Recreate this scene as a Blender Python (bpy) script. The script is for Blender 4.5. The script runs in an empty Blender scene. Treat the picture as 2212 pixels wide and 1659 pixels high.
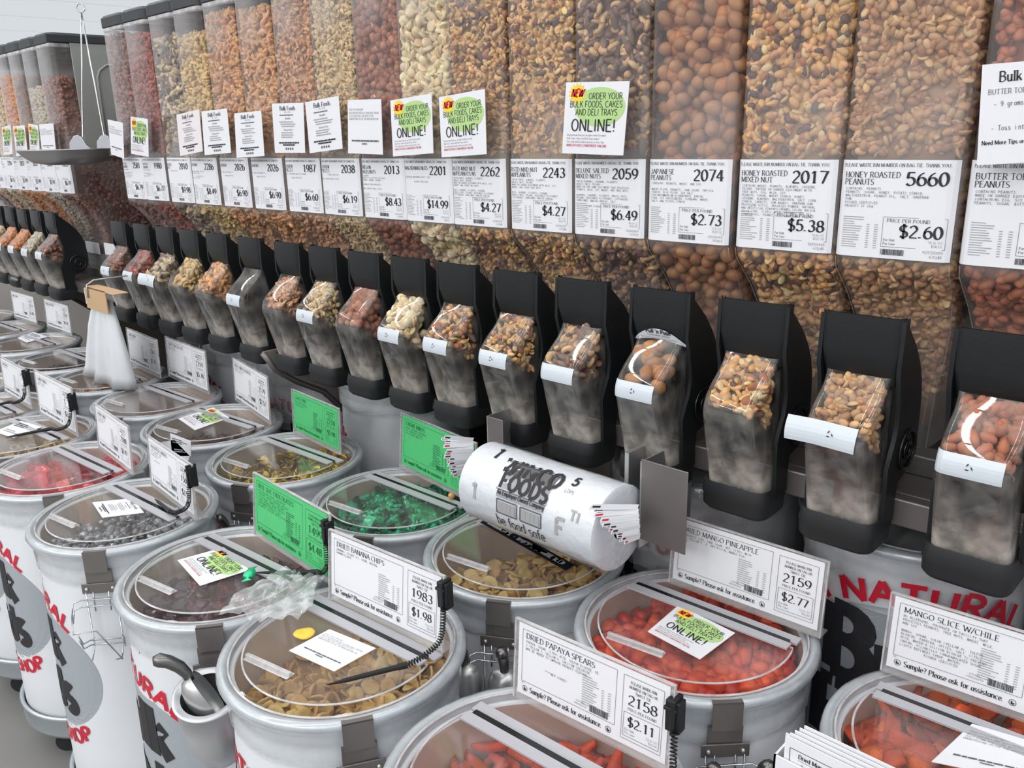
import bpy, math, random
import numpy as np
from math import sin, cos, pi, radians as R
from mathutils import Matrix, Vector
random.seed(7); rng = np.random.default_rng(7)
sc = bpy.context.scene
COL = sc.collection
# ---------------------------------------------------------------- camera
W, H = 2212, 1659
FPX, PITCH, YAW, ROLL = 1818.0, 0.2876, 0.7703, -0.0231
fw = np.array([-sin(YAW)*cos(PITCH), cos(YAW)*cos(PITCH), -sin(PITCH)])
_r = np.cross(fw, [0, 0, 1]); _r /= np.linalg.norm(_r); _u = np.cross(_r, fw)
RT = _r*cos(ROLL)+_u*sin(ROLL); UP = -_r*sin(ROLL)+_u*cos(ROLL)
cam = bpy.data.objects.new('camera', bpy.data.cameras.new('camera')); COL.objects.link(cam)
cam.matrix_world = Matrix(((RT[0], UP[0], -fw[0], 0), (RT[1], UP[1], -fw[1], 0), (RT[2], UP[2], -fw[2], 0), (0, 0, 0, 1)))
cam.data.sensor_width = 36; cam.data.lens = FPX/W*36; cam.data.clip_start = .01; cam.data.clip_end = 300
sc.camera = cam
def ray(x, y): return fw*FPX+RT*(x-W/2)+UP*(H/2-y)
def onz(x, y, z): d = ray(x, y); return d*z/d[2]
def ony(x, y, Y): d = ray(x, y); return d*Y/d[1]
# ---------------------------------------------------------------- world, lamps, exposure
w = bpy.data.worlds.new('world'); sc.world = w; w.use_nodes = True
w.node_tree.nodes['Background'].inputs[0].default_value = (.89, .92, .95, 1)
w.node_tree.nodes['Background'].inputs[1].default_value = 1.0
sc.view_settings.view_transform = 'Standard'; sc.view_settings.look = 'None'
sc.view_settings.exposure = -0.17; sc.view_settings.gamma = 1; sc.view_settings.use_curve_mapping = False
sc.cycles.max_bounces = 10; sc.cycles.transparent_max_bounces = 20; sc.cycles.diffuse_bounces = 3
sc.cycles.glossy_bounces = 3; sc.cycles.transmission_bounces = 4
sc.cycles.caustics_reflective = False; sc.cycles.caustics_refractive = False
sc.cycles.sample_clamp_indirect = 4
def lamp(name, loc, size, power, rot=(0, 0, 0)):
    l = bpy.data.lights.new(name, 'AREA'); l.shape = 'RECTANGLE'; l.size, l.size_y = size; l.energy = power
    l.color = (1, .985, .96)
    o = bpy.data.objects.new(name, l); COL.objects.link(o); o.location = loc; o.rotation_euler = rot
    return o
LAMPS = [(x, y) for x in (-8.6, -6.2, -3.8, -1.4, 1.0, 3.4) for y in (1.2, -1.45, -4.1, -6.8, -9.5)]
for lx, ly in LAMPS: lamp('lamp_and_fill_light', (lx, ly, 3.20), (.12, 2.45), 25 if ly > -5 else 75)  # the farthest rows are added, and stronger, to brighten under the bin shelf
for lx, ly in LAMPS: lamp('lamp_and_fill_light', (lx, ly, 3.285), (.12, 2.45), 9 if ly > -5 else 24, (pi, 0, 0))    # upward fill added at each fitting to brighten the ceiling
# ---------------------------------------------------------------- materials
M = {}
def mat(name, col, rough=.5, metal=0, spec=.5, bump=0, bscale=60, var=0, vscale=8, alpha=1, coat=0, emit=None):
    m = bpy.data.materials.new(name); m.use_nodes = True; nt = m.node_tree; b = nt.nodes['Principled BSDF']
    b.inputs['Base Color'].default_value = (*[srgb(c) for c in col], 1)
    b.inputs['Roughness'].default_value = rough; b.inputs['Metallic'].default_value = metal
    b.inputs['Specular IOR Level'].default_value = spec; b.inputs['Alpha'].default_value = alpha
    b.inputs['Coat Weight'].default_value = coat
    if var or bump:
        tc = nt.nodes.new('ShaderNodeTexCoord'); nz = nt.nodes.new('ShaderNodeTexNoise'); nz.inputs['Scale'].default_value = vscale
        nz.inputs['Detail'].default_value = 5; nt.links.new(tc.outputs['Object'], nz.inputs['Vector'])
        if var:
            mx = nt.nodes.new('ShaderNodeMixRGB'); mx.blend_type = 'MULTIPLY'; mx.inputs[0].default_value = 1
            mx.inputs[1].default_value = (*[srgb(c) for c in col], 1)
            mr = nt.nodes.new('ShaderNodeMapRange'); mr.inputs[1].default_value = .3; mr.inputs[2].default_value = .7
            mr.inputs[3].default_value = 1-var; mr.inputs[4].default_value = 1
            nt.links.new(nz.outputs['Fac'], mr.inputs[0]); nt.links.new(mr.outputs[0], mx.inputs[2])
            nt.links.new(mx.outputs[0], b.inputs['Base Color'])
        if bump:
            n2 = nt.nodes.new('ShaderNodeTexNoise'); n2.inputs['Scale'].default_value = bscale; n2.inputs['Detail'].default_value = 4
            nt.links.new(tc.outputs['Object'], n2.inputs['Vector'])
            bp = nt.nodes.new('ShaderNodeBump'); bp.inputs['Strength'].default_value = bump; bp.inputs['Distance'].default_value = .004
            nt.links.new(n2.outputs['Fac'], bp.inputs['Height']); nt.links.new(bp.outputs[0], b.inputs['Normal'])
    M[name] = m; return m
def srgb(c):
    c = c/255; return c/12.92 if c <= .04045 else ((c+.055)/1.055)**2.4
def clear(name, haze=.08, hcol=(215, 213, 212), rough=.04, gloss=1.0, nscale=6, hvar=.5, bump=0, bscale=30, zdirt=None, tint=(1, 1, 1), base=.05, mul=.92):
    """clear plastic: see-through + Fresnel gloss + a diffuse haze (scuffs and dust, plus ceiling glare painted in on the bins)"""
    m = bpy.data.materials.new(name); m.use_nodes = True; nt = m.node_tree; N = nt.nodes; L = nt.links
    N.remove(N['Principled BSDF']); out = N['Material Output']
    tr = N.new('ShaderNodeBsdfTransparent'); tr.inputs[0].default_value = (*tint, 1)
    gl = N.new('ShaderNodeBsdfGlossy'); gl.inputs['Roughness'].default_value = rough; gl.inputs[0].default_value = (gloss, gloss, gloss, 1)
    df = N.new('ShaderNodeBsdfDiffuse'); df.inputs[0].default_value = (*[srgb(c) for c in hcol], 1)
    lw = N.new('ShaderNodeLayerWeight'); lw.inputs[0].default_value = .5
    pw = N.new('ShaderNodeMath'); pw.operation = 'POWER'; pw.inputs[1].default_value = 4.5; L_ = nt.links; L_.new(lw.outputs['Facing'], pw.inputs[0])
    fr = N.new('ShaderNodeMath'); fr.operation = 'MULTIPLY_ADD'; fr.inputs[1].default_value = mul; fr.inputs[2].default_value = base; L_.new(pw.outputs[0], fr.inputs[0])
    tc = N.new('ShaderNodeTexCoord'); nz = N.new('ShaderNodeTexNoise'); nz.inputs['Scale'].default_value = nscale; nz.inputs['Detail'].default_value = 6
    L.new(tc.outputs['Object'], nz.inputs['Vector'])
    mr = N.new('ShaderNodeMapRange'); mr.inputs[1].default_value = .35; mr.inputs[2].default_value = .7
    mr.inputs[3].default_value = haze*(1-hvar); mr.inputs[4].default_value = haze*(1+hvar); L.new(nz.outputs['Fac'], mr.inputs[0])
    fac = mr.outputs[0]
    if zdirt:   # dust caked on towards the spout
        sp = N.new('ShaderNodeSeparateXYZ'); L.new(tc.outputs['Object'], sp.inputs[0])
        m2 = N.new('ShaderNodeMapRange'); m2.inputs[1].default_value = zdirt[0]; m2.inputs[2].default_value = zdirt[1]
        m2.inputs[3].default_value = 0; m2.inputs[4].default_value = zdirt[2]; L.new(sp.outputs['Z'], m2.inputs[0])
        mu = N.new('ShaderNodeMath'); mu.operation = 'MULTIPLY'; L.new(m2.outputs[0], mu.inputs[0]); L.new(nz.outputs['Fac'], mu.inputs[1])
        ad = N.new('ShaderNodeMath'); ad.operation = 'ADD'; L.new(mu.outputs[0], ad.inputs[0]); L.new(mr.outputs[0], ad.inputs[1]); fac = ad.outputs[0]
    m1 = N.new('ShaderNodeMixShader'); m3 = N.new('ShaderNodeMixShader')
    L.new(fac, m1.inputs[0]); L.new(tr.outputs[0], m1.inputs[1]); L.new(df.outputs[0], m1.inputs[2])
    L.new(fr.outputs[0], m3.inputs[0]); L.new(m1.outputs[0], m3.inputs[1]); L.new(gl.outputs[0], m3.inputs[2]); L.new(m3.outputs[0], out.inputs[0])
    if bump:
        n2 = N.new('ShaderNodeTexNoise'); n2.inputs['Scale'].default_value = bscale; n2.inputs['Detail'].default_value = 3
        L.new(tc.outputs['Object'], n2.inputs['Vector'])
        bp = N.new('ShaderNodeBump'); bp.inputs['Strength'].default_value = bump; bp.inputs['Distance'].default_value = .01
        L.new(n2.outputs['Fac'], bp.inputs['Height']); L.new(bp.outputs[0], gl.inputs['Normal']); L.new(bp.outputs[0], df.inputs['Normal'])
    M[name] = m; return m
mat('floor', (140, 139, 137), .45, var=.25, vscale=1.6, bump=.1, bscale=30)
mat('ceiling', (238, 240, 242), .9)
mat('seam', (222, 226, 228), .8)
mat('drum_white', (226, 229, 234), .42, bump=.12, bscale=9)
mat('decal_grey', (160, 167, 174), .4)
mat('ink', (38, 38, 42), .6); mat('ink_soft', (95, 95, 100), .6); mat('ink_pale', (165, 165, 168), .6)
mat('ink_red', (205, 25, 52), .5); mat('ink_brown', (120, 105, 95), .6)
mat('burst', (252, 214, 40), .6); mat('leaf_green', (178, 212, 140), .6); mat('ink_url', (200, 40, 80), .6)
mat('rim_alu', (196, 204, 210), .3, metal=.75, bump=.5, bscale=14)
mat('steel', (190, 190, 190), .33, metal=.85, bump=.04, bscale=80)
mat('steel_dark', (126, 121, 119), .38, metal=.6)
mat('chrome', (205, 205, 210), .12, metal=1)
mat('cup_alu', (205, 208, 212), .35, metal=.45, bump=.2, bscale=20); mat('gun', (120, 118, 118), .3, metal=1)
mat('black_plastic', (26, 29, 31), .42, spec=.35, bump=.08, bscale=200)
mat('black_gloss', (18, 19, 21), .22)
mat('black_rubber', (34, 36, 38), .6)
mat('lid_black', (44, 48, 52), .45)
mat('paper', (232, 233, 238), .55); mat('paper_pink', (232, 226, 230), .6)
mat('paper_green', (78, 192, 118), .5)
mat('sticker', (206, 214, 222), .35); mat('kraft', (196, 164, 128), .8); mat('bag_white', (226, 230, 235), .45, var=.06, vscale=10)
mat('panel_grey', (150, 152, 148), .4); mat('panel_brown', (150, 142, 136), .38, metal=.25)
mat('strip_grey', (176, 176, 182), .35); mat('ink_green', (30, 104, 62), .6); mat('inner_tan', (205, 190, 178), .5); mat('dark_box', (30, 28, 28), .8)
mat('roll_film', (218, 223, 230), .14, bump=.9, bscale=34, coat=.5)
mat('tape_black', (30, 32, 40), .3)
clear('bin_clear', haze=.185, hcol=(220, 214, 214), rough=.12, nscale=5, hvar=.7)  # haze is part dust, part painted-in reflection of the bright ceiling
clear('chute_clear', haze=.15, hcol=(196, 188, 180), rough=.045, nscale=26, hvar=.9, zdirt=(-.56, -.66, .95))
clear('lid_clear', haze=.028, hcol=(222, 214, 212), base=.03, mul=.5, rough=.04, nscale=5, hvar=.5)
clear('lid_edge', haze=.6, hcol=(226, 224, 226), rough=.1, nscale=20)
clear('acrylic', haze=.22, hcol=(224, 224, 226), rough=.05, nscale=6)
clear('film', haze=.30, hcol=(232, 236, 238), rough=.12, nscale=8, bump=.9, bscale=22)
clear('liner', haze=.42, hcol=(222, 228, 234), rough=.2, nscale=10, hvar=.35, bump=.35, bscale=14)
def colmat(name, rough=.5, spec=.4, metal=0, coat=0, bump=0, bscale=300):
    m = mat(name, (200, 200, 200), rough, metal, spec, bump=bump, bscale=bscale, coat=coat)
    a = m.node_tree.nodes.new('ShaderNodeAttribute'); a.attribute_name = 'Col'
    m.node_tree.links.new(a.outputs['Color'], m.node_tree.nodes['Principled BSDF'].inputs['Base Color'])
colmat('nut'); colmat('foil', rough=.22, coat=.6, metal=.2)
# ---------------------------------------------------------------- mesh helpers
def mesh_obj(name, V, F, m, parent=None, smooth=False, mi=None, bevel=0):
    me = bpy.data.meshes.new(name); me.from_pydata([tuple(v) for v in V], [], [tuple(f) for f in F])
    mats = m if isinstance(m, (list, tuple)) else [m]
    for x in mats: me.materials.append(M[x] if isinstance(x, str) else x)
    if mi is not None: me.polygons.foreach_set('material_index', np.array(mi, dtype=np.int32))
    if smooth: me.polygons.foreach_set('use_smooth', np.ones(len(me.polygons), dtype=bool))
    me.update()
    o = bpy.data.objects.new(name, me); COL.objects.link(o); o.parent = parent
    if bevel:
        b = o.modifiers.new('bevel', 'BEVEL'); b.width = bevel; b.segments = 2; b.limit_method = 'ANGLE'; b.angle_limit = R(40)
        me.polygons.foreach_set('use_smooth', np.ones(len(me.polygons), dtype=bool))
        try: me.set_sharp_from_angle(angle=R(40))
        except Exception: pass
    return o
def sharp(o, a=35):
    me = o.data; me.polygons.foreach_set('use_smooth', np.ones(len(me.polygons), dtype=bool)); me.set_sharp_from_angle(angle=R(a)); return o
class MB:
    def __init__(s): s.V = []; s.F = []
    def add(s, V, F):
        n = len(s.V); s.V += [tuple(map(float, v)) for v in V]; s.F += [tuple(i+n for i in f) for f in F]; return s
    def box(s, a, b, T=None):
        V = [(x, y, z) for x in (a[0], b[0]) for y in (a[1], b[1]) for z in (a[2], b[2])]
        if T: V = [T(v) for v in V]
        return s.add(V, [(0, 1, 3, 2), (4, 6, 7, 5), (0, 4, 5, 1), (2, 3, 7, 6), (0, 2, 6, 4), (1, 5, 7, 3)])
    def tube(s, P, r, n=8, closed=False, rs=None):
        P = [np.array(p, float) for p in P]; m = len(P); ring = []; nrm = None
        for i, p in enumerate(P):
            a = P[(i-1) % m] if (closed or i > 0) else p; b = P[(i+1) % m] if (closed or i < m-1) else p
            t = b-a; t /= (np.linalg.norm(t)+1e-12)
            if nrm is None:
                nrm = np.cross(t, [0, 0, 1.0]);
                if np.linalg.norm(nrm) < .1: nrm = np.cross(t, [0, 1.0, 0])
            nrm = nrm-t*(nrm@t); nrm /= (np.linalg.norm(nrm)+1e-12); bn = np.cross(t, nrm)
            rr = rs[i] if rs is not None else r
            ring += [p+rr*(cos(2*pi*k/n)*nrm+sin(2*pi*k/n)*bn) for k in range(n)]
        F = []
        for i in range(m if closed else m-1):
            j = (i+1) % m
            for k in range(n): F.append((i*n+k, i*n+(k+1) % n, j*n+(k+1) % n, j*n+k))
        if not closed: F += [tuple(range(n))[::-1], tuple((m-1)*n+k for k in range(n))]
        return s.add(ring, F)
    def lathe(s, prof, n=64, c=(0, 0), a0=0, a1=2*pi, wob=None):
        full = abs(a1-a0-2*pi) < 1e-6; cols = n if full else n+1; V = []
        for i in range(cols):
            a = a0+(a1-a0)*i/n
            for (r, z) in prof:
                dr, dz = wob(a, r, z) if wob else (0, 0)
                V.append((c[0]+(r+dr)*cos(a), c[1]+(r+dr)*sin(a), z+dz))
        m = len(prof); F = []
        for i in range(n):
            j = (i+1) % cols
            for k in range(m-1): F.append((i*m+k, j*m+k, j*m+k+1, i*m+k+1))
        return s.add(V, F)
    def loft(s, rows, closed=False, cap=False):
        m = len(rows[0]); V = [p for r in rows for p in r]; F = []
        for i in range(len(rows)-1):
            for k in range(m if closed else m-1):
                F.append((i*m+k, i*m+(k+1) % m, (i+1)*m+(k+1) % m, (i+1)*m+k))
        if cap: F += [tuple(range(m))[::-1], tuple((len(rows)-1)*m+k for k in range(m))]
        return s.add(V, F)
    def prism(s, P, fa, fb):
        n = len(P); return s.add([fa(p) for p in P]+[fb(p) for p in P], [tuple(range(n))[::-1], tuple(range(n, 2*n))]+[(i, (i+1) % n, n+(i+1) % n, n+i) for i in range(n)])
    def sphere(s, c, r, n=10, m=6, sc_=(1, 1, 1)):
        P = [(r*sin(pi*i/m), r*cos(pi*i/m)) for i in range(m+1)]; V = []
        for i in range(n):
            for (a, b) in P: V.append((c[0]+a*cos(2*pi*i/n)*sc_[0], c[1]+a*sin(2*pi*i/n)*sc_[1], c[2]+b*sc_[2]))
        F = [(i*(m+1)+k, ((i+1) % n)*(m+1)+k, ((i+1) % n)*(m+1)+k+1, i*(m+1)+k+1) for i in range(n) for k in range(m)]
        return s.add(V, F)
    def obj(s, name, m, parent=None, smooth=False, bevel=0): return mesh_obj(name, s.V, s.F, m, parent, smooth, bevel=bevel)
def empty(name, loc=(0, 0, 0), rz=0):
    o = bpy.data.objects.new(name, None); COL.objects.link(o); o.location = loc; o.rotation_euler = (0, 0, rz); o.empty_display_size = .05; return o
def tag(o, label, cat, group=None, kind=None):
    if label: o['label'] = label
    if cat: o['category'] = cat
    if group: o['group'] = group
    if kind: o['kind'] = kind
    return o
def structure(o, label=None): o['kind'] = 'structure'; (label and o.__setitem__('label', label)); return o
# ---------------------------------------------------------------- stroke lettering (pen-drawn glyphs)
GL = {}
def g(ch, adv, s): GL[ch] = (adv, s)
for ch, adv, s in [
 ('A', 9, '0.5 0 4.5 10;4.5 10 8.5 0;2 3.5 7 3.5'), ('B', 8.5, '1.5 0 1.5 10;1.5 10 4 10 @4 7.7 2.8 2.3 90 -90 1.5 5.4;1.5 5.4 4.3 5.4 @4.3 2.7 3 2.7 90 -90 1.5 0'),
 ('C', 8.6, '@4.8 5 3.8 5 50 310'), ('D', 9, '1.5 0 1.5 10;1.5 10 3.8 10 @3.8 5 4.2 5 90 -90 1.5 0'), ('E', 8, '1.5 0 1.5 10;1.5 10 7 10;1.5 5.2 5.8 5.2;1.5 0 7.2 0'),
 ('F', 7.6, '1.5 0 1.5 10;1.5 10 7 10;1.5 5.2 5.8 5.2'), ('G', 9.2, '@4.8 5 3.8 5 50 305;7.9 0.9 7.9 4.4;5.4 4.4 7.9 4.4'), ('H', 9, '1.5 0 1.5 10;7.5 0 7.5 10;1.5 5.2 7.5 5.2'),
 ('I', 4, '2 0 2 10'), ('J', 6.4, '4.6 10 4.6 2.2 @2.7 2.2 1.9 2.2 0 -160'), ('K', 9, '1.5 0 1.5 10;7.6 10 1.8 4.6;3.4 5.9 8 0'), ('L', 7.8, '1.5 0 1.5 10;1.5 0 7 0'),
 ('M', 11, '1.5 0 1.5 10;1.5 10 5.5 1;5.5 1 9.5 10;9.5 10 9.5 0'), ('N', 9.5, '1.5 0 1.5 10;1.5 10 8 0;8 0 8 10'), ('O', 9.5, '@4.7 5 3.8 5 90 450'),
 ('P', 8, '1.5 0 1.5 10;1.5 10 4.2 10 @4.2 7.4 2.8 2.6 90 -90 1.5 4.8'), ('Q', 9.5, '@4.7 5 3.8 5 90 450;5 2.5 8 -1.5'), ('R', 8.6, '1.5 0 1.5 10;1.5 10 4.2 10 @4.2 7.4 2.8 2.6 90 -90 1.5 4.8;4 4.8 7.8 0'),
 ('S', 7.4, '@3.7 7.5 2.6 2.5 35 270 @3.7 2.5 2.8 2.5 90 -145'), ('T', 8.4, '4.2 0 4.2 10;0.6 10 7.8 10'), ('U', 9.2, '1.5 10 1.5 3.5 @4.6 3.5 3.1 3.5 180 360 7.7 10'),
 ('V', 9, '0.5 10 4.5 0;4.5 0 8.5 10'), ('W', 12, '0.5 10 3.3 0;3.3 0 6 9;6 9 8.7 0;8.7 0 11.5 10'), ('X', 9, '0.8 0 8 10;0.8 10 8 0'), ('Y', 8.6, '0.5 10 4.3 5;4.3 5 8.1 10;4.3 5 4.3 0'), ('Z', 8, '1 10 7 10 1 0 7 0'),
 ('0', 7.4, '@3.7 5 2.7 5 90 450'), ('1', 7.4, '1.6 8.2 3.8 10;3.8 10 3.8 0'), ('2', 7.4, '@3.6 7.2 2.6 2.8 160 -20 1 0.3;1 0 6.6 0'), ('3', 7.4, '@3.4 7.6 2.3 2.4 150 -90;@3.4 2.6 2.8 2.6 90 -150'),
 ('4', 7.4, '5 0 5 10;5 10 0.6 3;0.6 3 7 3'), ('5', 7.4, '2 10 6.3 10;2 10 1.5 5.4 @3.5 3.1 2.9 3.1 125 -145'), ('6', 7.4, '@6 4 4.8 5.9 100 180;@3.8 3.1 2.7 3.1 90 450'),
 ('7', 7.4, '0.8 10 6.6 10 3 0'), ('8', 7.4, '@3.7 7.5 2.2 2.5 90 450;@3.7 2.6 2.7 2.6 90 450'), ('9', 7.4, '@3.7 6.9 2.7 3.1 90 450;@1.5 6 4.8 5.9 0 -80'),
 ('$', 7.4, '@3.7 7.5 2.6 2.5 35 270 @3.7 2.5 2.8 2.5 90 -145;3.7 -1.4 3.7 11.4'), ('.', 3.4, '1.2 0 1.2 1'), (',', 3.4, '1.6 1 1.0 -1.4'), ('-', 5, '0.8 3.8 4.2 3.8'), ('!', 4, '2 3 2 10;2 0 2 1.1'),
 ('?', 6.6, '@3.2 7.6 2.2 2.4 160 -60 3.2 3;3.2 0 3.2 1'), ('/', 5, '0.4 -1 4.8 10.5'), ("'", 3, '1.6 10 1.3 7.4'), ('(', 4, '@5 4.4 3.6 6 130 230'), (')', 4, '@-1 4.4 3.6 6 50 -50'), ('*', 5, '2.5 6 2.5 10;0.8 7 4.2 9;0.8 9 4.2 7'), (':', 3.4, '1.4 0 1.4 1;1.4 5 1.4 6'),
 ('a', 6.4, '@3 3.2 2.3 3.2 70 290;5.1 6.5 5.1 0'), ('b', 6.8, '1.2 0 1.2 10;@3.4 3.3 2.5 3.3 130 -130'), ('c', 6, '@3.5 3.3 2.6 3.3 50 310'), ('d', 6.8, '@3.2 3.3 2.4 3.3 50 310;5.3 0 5.3 10'),
 ('e', 6.2, '1 3.6 5.6 3.6 @3.3 3.3 2.4 3.3 5 320'), ('f', 4.4, '2 0 2 8 @3.5 8 1.5 2 180 70;0.6 6.4 4 6.4'), ('g', 6.6, '@3.1 3.4 2.3 3.1 50 310;5.3 6.5 5.3 -1 @3.2 -1 2.1 2 0 -150'), ('h', 6.8, '1.2 0 1.2 10;1.2 4.4 @3.3 4.4 2.1 2.2 160 0 5.4 0'),
 ('i', 3.2, '1.6 0 1.6 6.6;1.6 8.6 1.6 9.7'), ('j', 3.4, '1.8 6.6 1.8 -2;1.8 8.6 1.8 9.7'), ('k', 6.6, '1.2 0 1.2 10;5.4 6.6 1.4 2.8;2.6 3.9 5.8 0'), ('l', 3.2, '1.6 0 1.6 10'),
 ('m', 9.6, '1.2 0 1.2 6.6;1.2 4.4 @3 4.4 1.8 2.2 160 0 4.8 0;4.8 4.4 @6.6 4.4 1.8 2.2 160 0 8.4 0'), ('n', 6.8, '1.2 0 1.2 6.6;1.2 4.4 @3.3 4.4 2.1 2.2 160 0 5.4 0'), ('o', 6.6, '@3.3 3.3 2.5 3.3 90 450'),
 ('p', 6.8, '1.2 -3 1.2 6.6;@3.4 3.3 2.5 3.3 130 -130'), ('r', 4.8, '1.2 0 1.2 6.6;1.2 4.3 @3.2 4.3 2 2.3 170 60'), ('s', 5.6, '@2.8 4.9 1.9 1.7 40 270 @2.8 1.6 2 1.6 90 -145'), ('t', 4.4, '2 9 2 1.6 @3.4 1.6 1.4 1.6 180 290;0.5 6.6 3.8 6.6'),
 ('u', 6.8, '1.2 6.6 1.2 2.2 @3.2 2.2 2 2.2 180 360;5.2 6.6 5.2 0'), ('v', 6.2, '0.6 6.6 3.1 0;3.1 0 5.6 6.6'), ('w', 9, '0.6 6.6 2.6 0;2.6 0 4.5 6;4.5 6 6.4 0;6.4 0 8.4 6.6'), ('x', 6.2, '0.8 0 5.6 6.6;0.8 6.6 5.6 0'), ('y', 6.4, '0.8 6.6 3.4 0;5.8 6.6 2.4 -3'), ('z', 5.8, '0.8 6.6 5.2 6.6 0.8 0 5.2 0'), (' ', 4, '')]: g(ch, adv, s)
_pc = {}
def strokes(ch, step):
    k = (ch, step)
    if k in _pc: return _pc[k]
    out = []
    for st in GL[ch][1].split(';'):
        if not st.strip(): continue
        tk = st.split(); P = []; i = 0
        while i < len(tk):
            if tk[i][0] == '@':
                cx, cy, rx, ry, a0, a1 = [float(t.strip('@')) for t in tk[i:i+6]]; i += 6
                n = max(2, int(math.ceil(abs(a1-a0)/step)))
                P += [(cx+rx*cos(R(a0+(a1-a0)*j/n)), cy+ry*sin(R(a0+(a1-a0)*j/n))) for j in range(n+1)]
            else: P.append((float(tk[i]), float(tk[i+1]))); i += 2
        Q = [P[0]]
        for p in P[1:]:
            if abs(p[0]-Q[-1][0])+abs(p[1]-Q[-1][1]) > .05: Q.append(p)
        out.append(Q)
    _pc[k] = out; return out
LAY = {'leaf_green': 0, 'decal_grey': 0, 'burst': 1}
class Print:
    """flat print: 2-D quads (x right, y up, metres) with an ink each"""
    def __init__(s): s.V = []; s.F = []; s.I = []; s.inks = []
    def ink(s, n):
        if n not in s.inks: s.inks.append(n)
        return s.inks.index(n)
    def poly(s, P, ink='ink'):
        n = len(s.V); ly = LAY.get(ink, 2); s.V += [(p[0], p[1], ly) for p in P]; s.F.append(tuple(range(n, n+len(P)))); s.I.append(s.ink(ink))
    def rect(s, x0, y0, x1, y1, ink='ink'): s.poly([(x0, y0), (x1, y0), (x1, y1), (x0, y1)], ink)
    def line(s, x0, y0, x1, y1, t, ink='ink'):
        dx, dy = x1-x0, y1-y0; l = math.hypot(dx, dy)+1e-9; nx, ny = -dy/l*t/2, dx/l*t/2
        s.poly([(x0-nx, y0-ny), (x1-nx, y1-ny), (x1+nx, y1+ny), (x0+nx, y0+ny)], ink)
    def frame(s, x0, y0, x1, y1, t, ink='ink_soft'):
        s.line(x0, y0, x1, y0, t, ink); s.line(x0, y1, x1, y1, t, ink); s.line(x0, y0, x0, y1, t, ink); s.line(x1, y0, x1, y1, t, ink)
    def barcode(s, x, y, wd, h, seed=1, ink='ink'):
        r = random.Random(seed); c = x
        while c < x+wd:
            b = wd*r.choice((.012, .022, .034)); s.rect(c, y, min(c+b, x+wd), y+h, ink); c += b+wd*r.choice((.012, .022))
    def text(s, t, x, y, h, ink='ink', style='serif', bold=0, width=None, align='l', slant=0, step=36, cx=1.0, bend=None):
        k = h/10
        thick, thin, serif = {'serif': (1.35, .5, 1), 'bold': (1.9, .6, 1), 'sans': (.95, .95, 0), 'mono': (1.15, 1.05, 0), 'heavy': (2.5, 2.2, 0), 'brush': (3.0, 2.1, 0)}[style]
        thick += bold; thin += bold*.4
        sp = .35 if style in ('heavy', 'brush') else 0
        adv = [(7.0 if style == 'mono' else GL[c][0]+sp) for c in t if c in GL]; tot = sum(adv)*k*cx
        if width: cx = cx*width/tot; tot = width
        x0 = x-(tot/2 if align == 'c' else tot if align == 'r' else 0); pen = 0
        for c in t:
            if c not in GL: continue
            a = (7.0 if style == 'mono' else GL[c][0]+sp); off = (a-GL[c][0])/2
            fit = min(1, 6.4/GL[c][0]) if style == 'mono' else 1
            if style == 'mono': off = .3
            for P in strokes(c, step):
                Q = [((pen+off+px*fit)*cx, py) for px, py in P]; m = len(Q); L = []; Rr = []
                closed = abs(Q[0][0]-Q[-1][0])+abs(Q[0][1]-Q[-1][1]) < .1
                for i in range(m):
                    if closed: a_, b_ = (Q[i-1] if i > 0 else Q[-2]), (Q[i+1] if i < m-1 else Q[1])
                    else: a_, b_ = Q[max(i-1, 0)], Q[min(i+1, m-1)]
                    dx, dy = b_[0]-a_[0], b_[1]-a_[1]; l = math.hypot(dx, dy)+1e-9; dx /= l; dy /= l
                    if serif:
                        th = math.atan2(dy, dx); f = abs(sin(th-R(20)))**1.6
                    else: f = abs(dy)
                    wd = (thin+(thick-thin)*f)/2; L.append((Q[i][0]-dy*wd, Q[i][1]+dx*wd)); Rr.append((Q[i][0]+dy*wd, Q[i][1]-dx*wd))
                def T(p): return s.tr(x0+(p[0]+slant*p[1])*k, y+p[1]*k, bend)
                for i in range(m-1): s.poly([T(L[i]), T(Rr[i]), T(Rr[i+1]), T(L[i+1])], ink)
                if serif and m == 2 and abs(Q[1][1]-Q[0][1]) > 5 and h > .004:
                    vert = abs(Q[1][0]-Q[0][0]) < .8*abs(Q[1][1]-Q[0][1])
                    for p in Q:
                        if vert and (abs(p[1]) < .1 or abs(p[1]-10) < .1 or abs(p[1]-6.6) < .1):
                            yy = .35 if p[1] < .1 else -.35; s.poly([T((p[0]-1.35*cx, p[1]-.3+yy)), T((p[0]+1.35*cx, p[1]-.3+yy)), T((p[0]+1.35*cx, p[1]+.3+yy)), T((p[0]-1.35*cx, p[1]+.3+yy))], ink)
            pen += a
        return tot
    def tr(s, x, y, bend):
        if not bend: return (x, y)
        a_, b_, _, sgn = bend           # lettering that follows an ellipse, above (1) or below (-1)
        q = math.sqrt(max(.02, 1-(x/a_)**2)); yb = sgn*b_*q; sl = -sgn*b_*x/(a_*a_*q); l = math.hypot(1, sl)
        return (x-y*sl/l, yb+y/l)
    def build(s, fn, parent, name='print'):
        return mesh_obj(name, [fn(*p) for p in s.V], s.F, s.inks, parent, mi=s.I)
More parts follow.
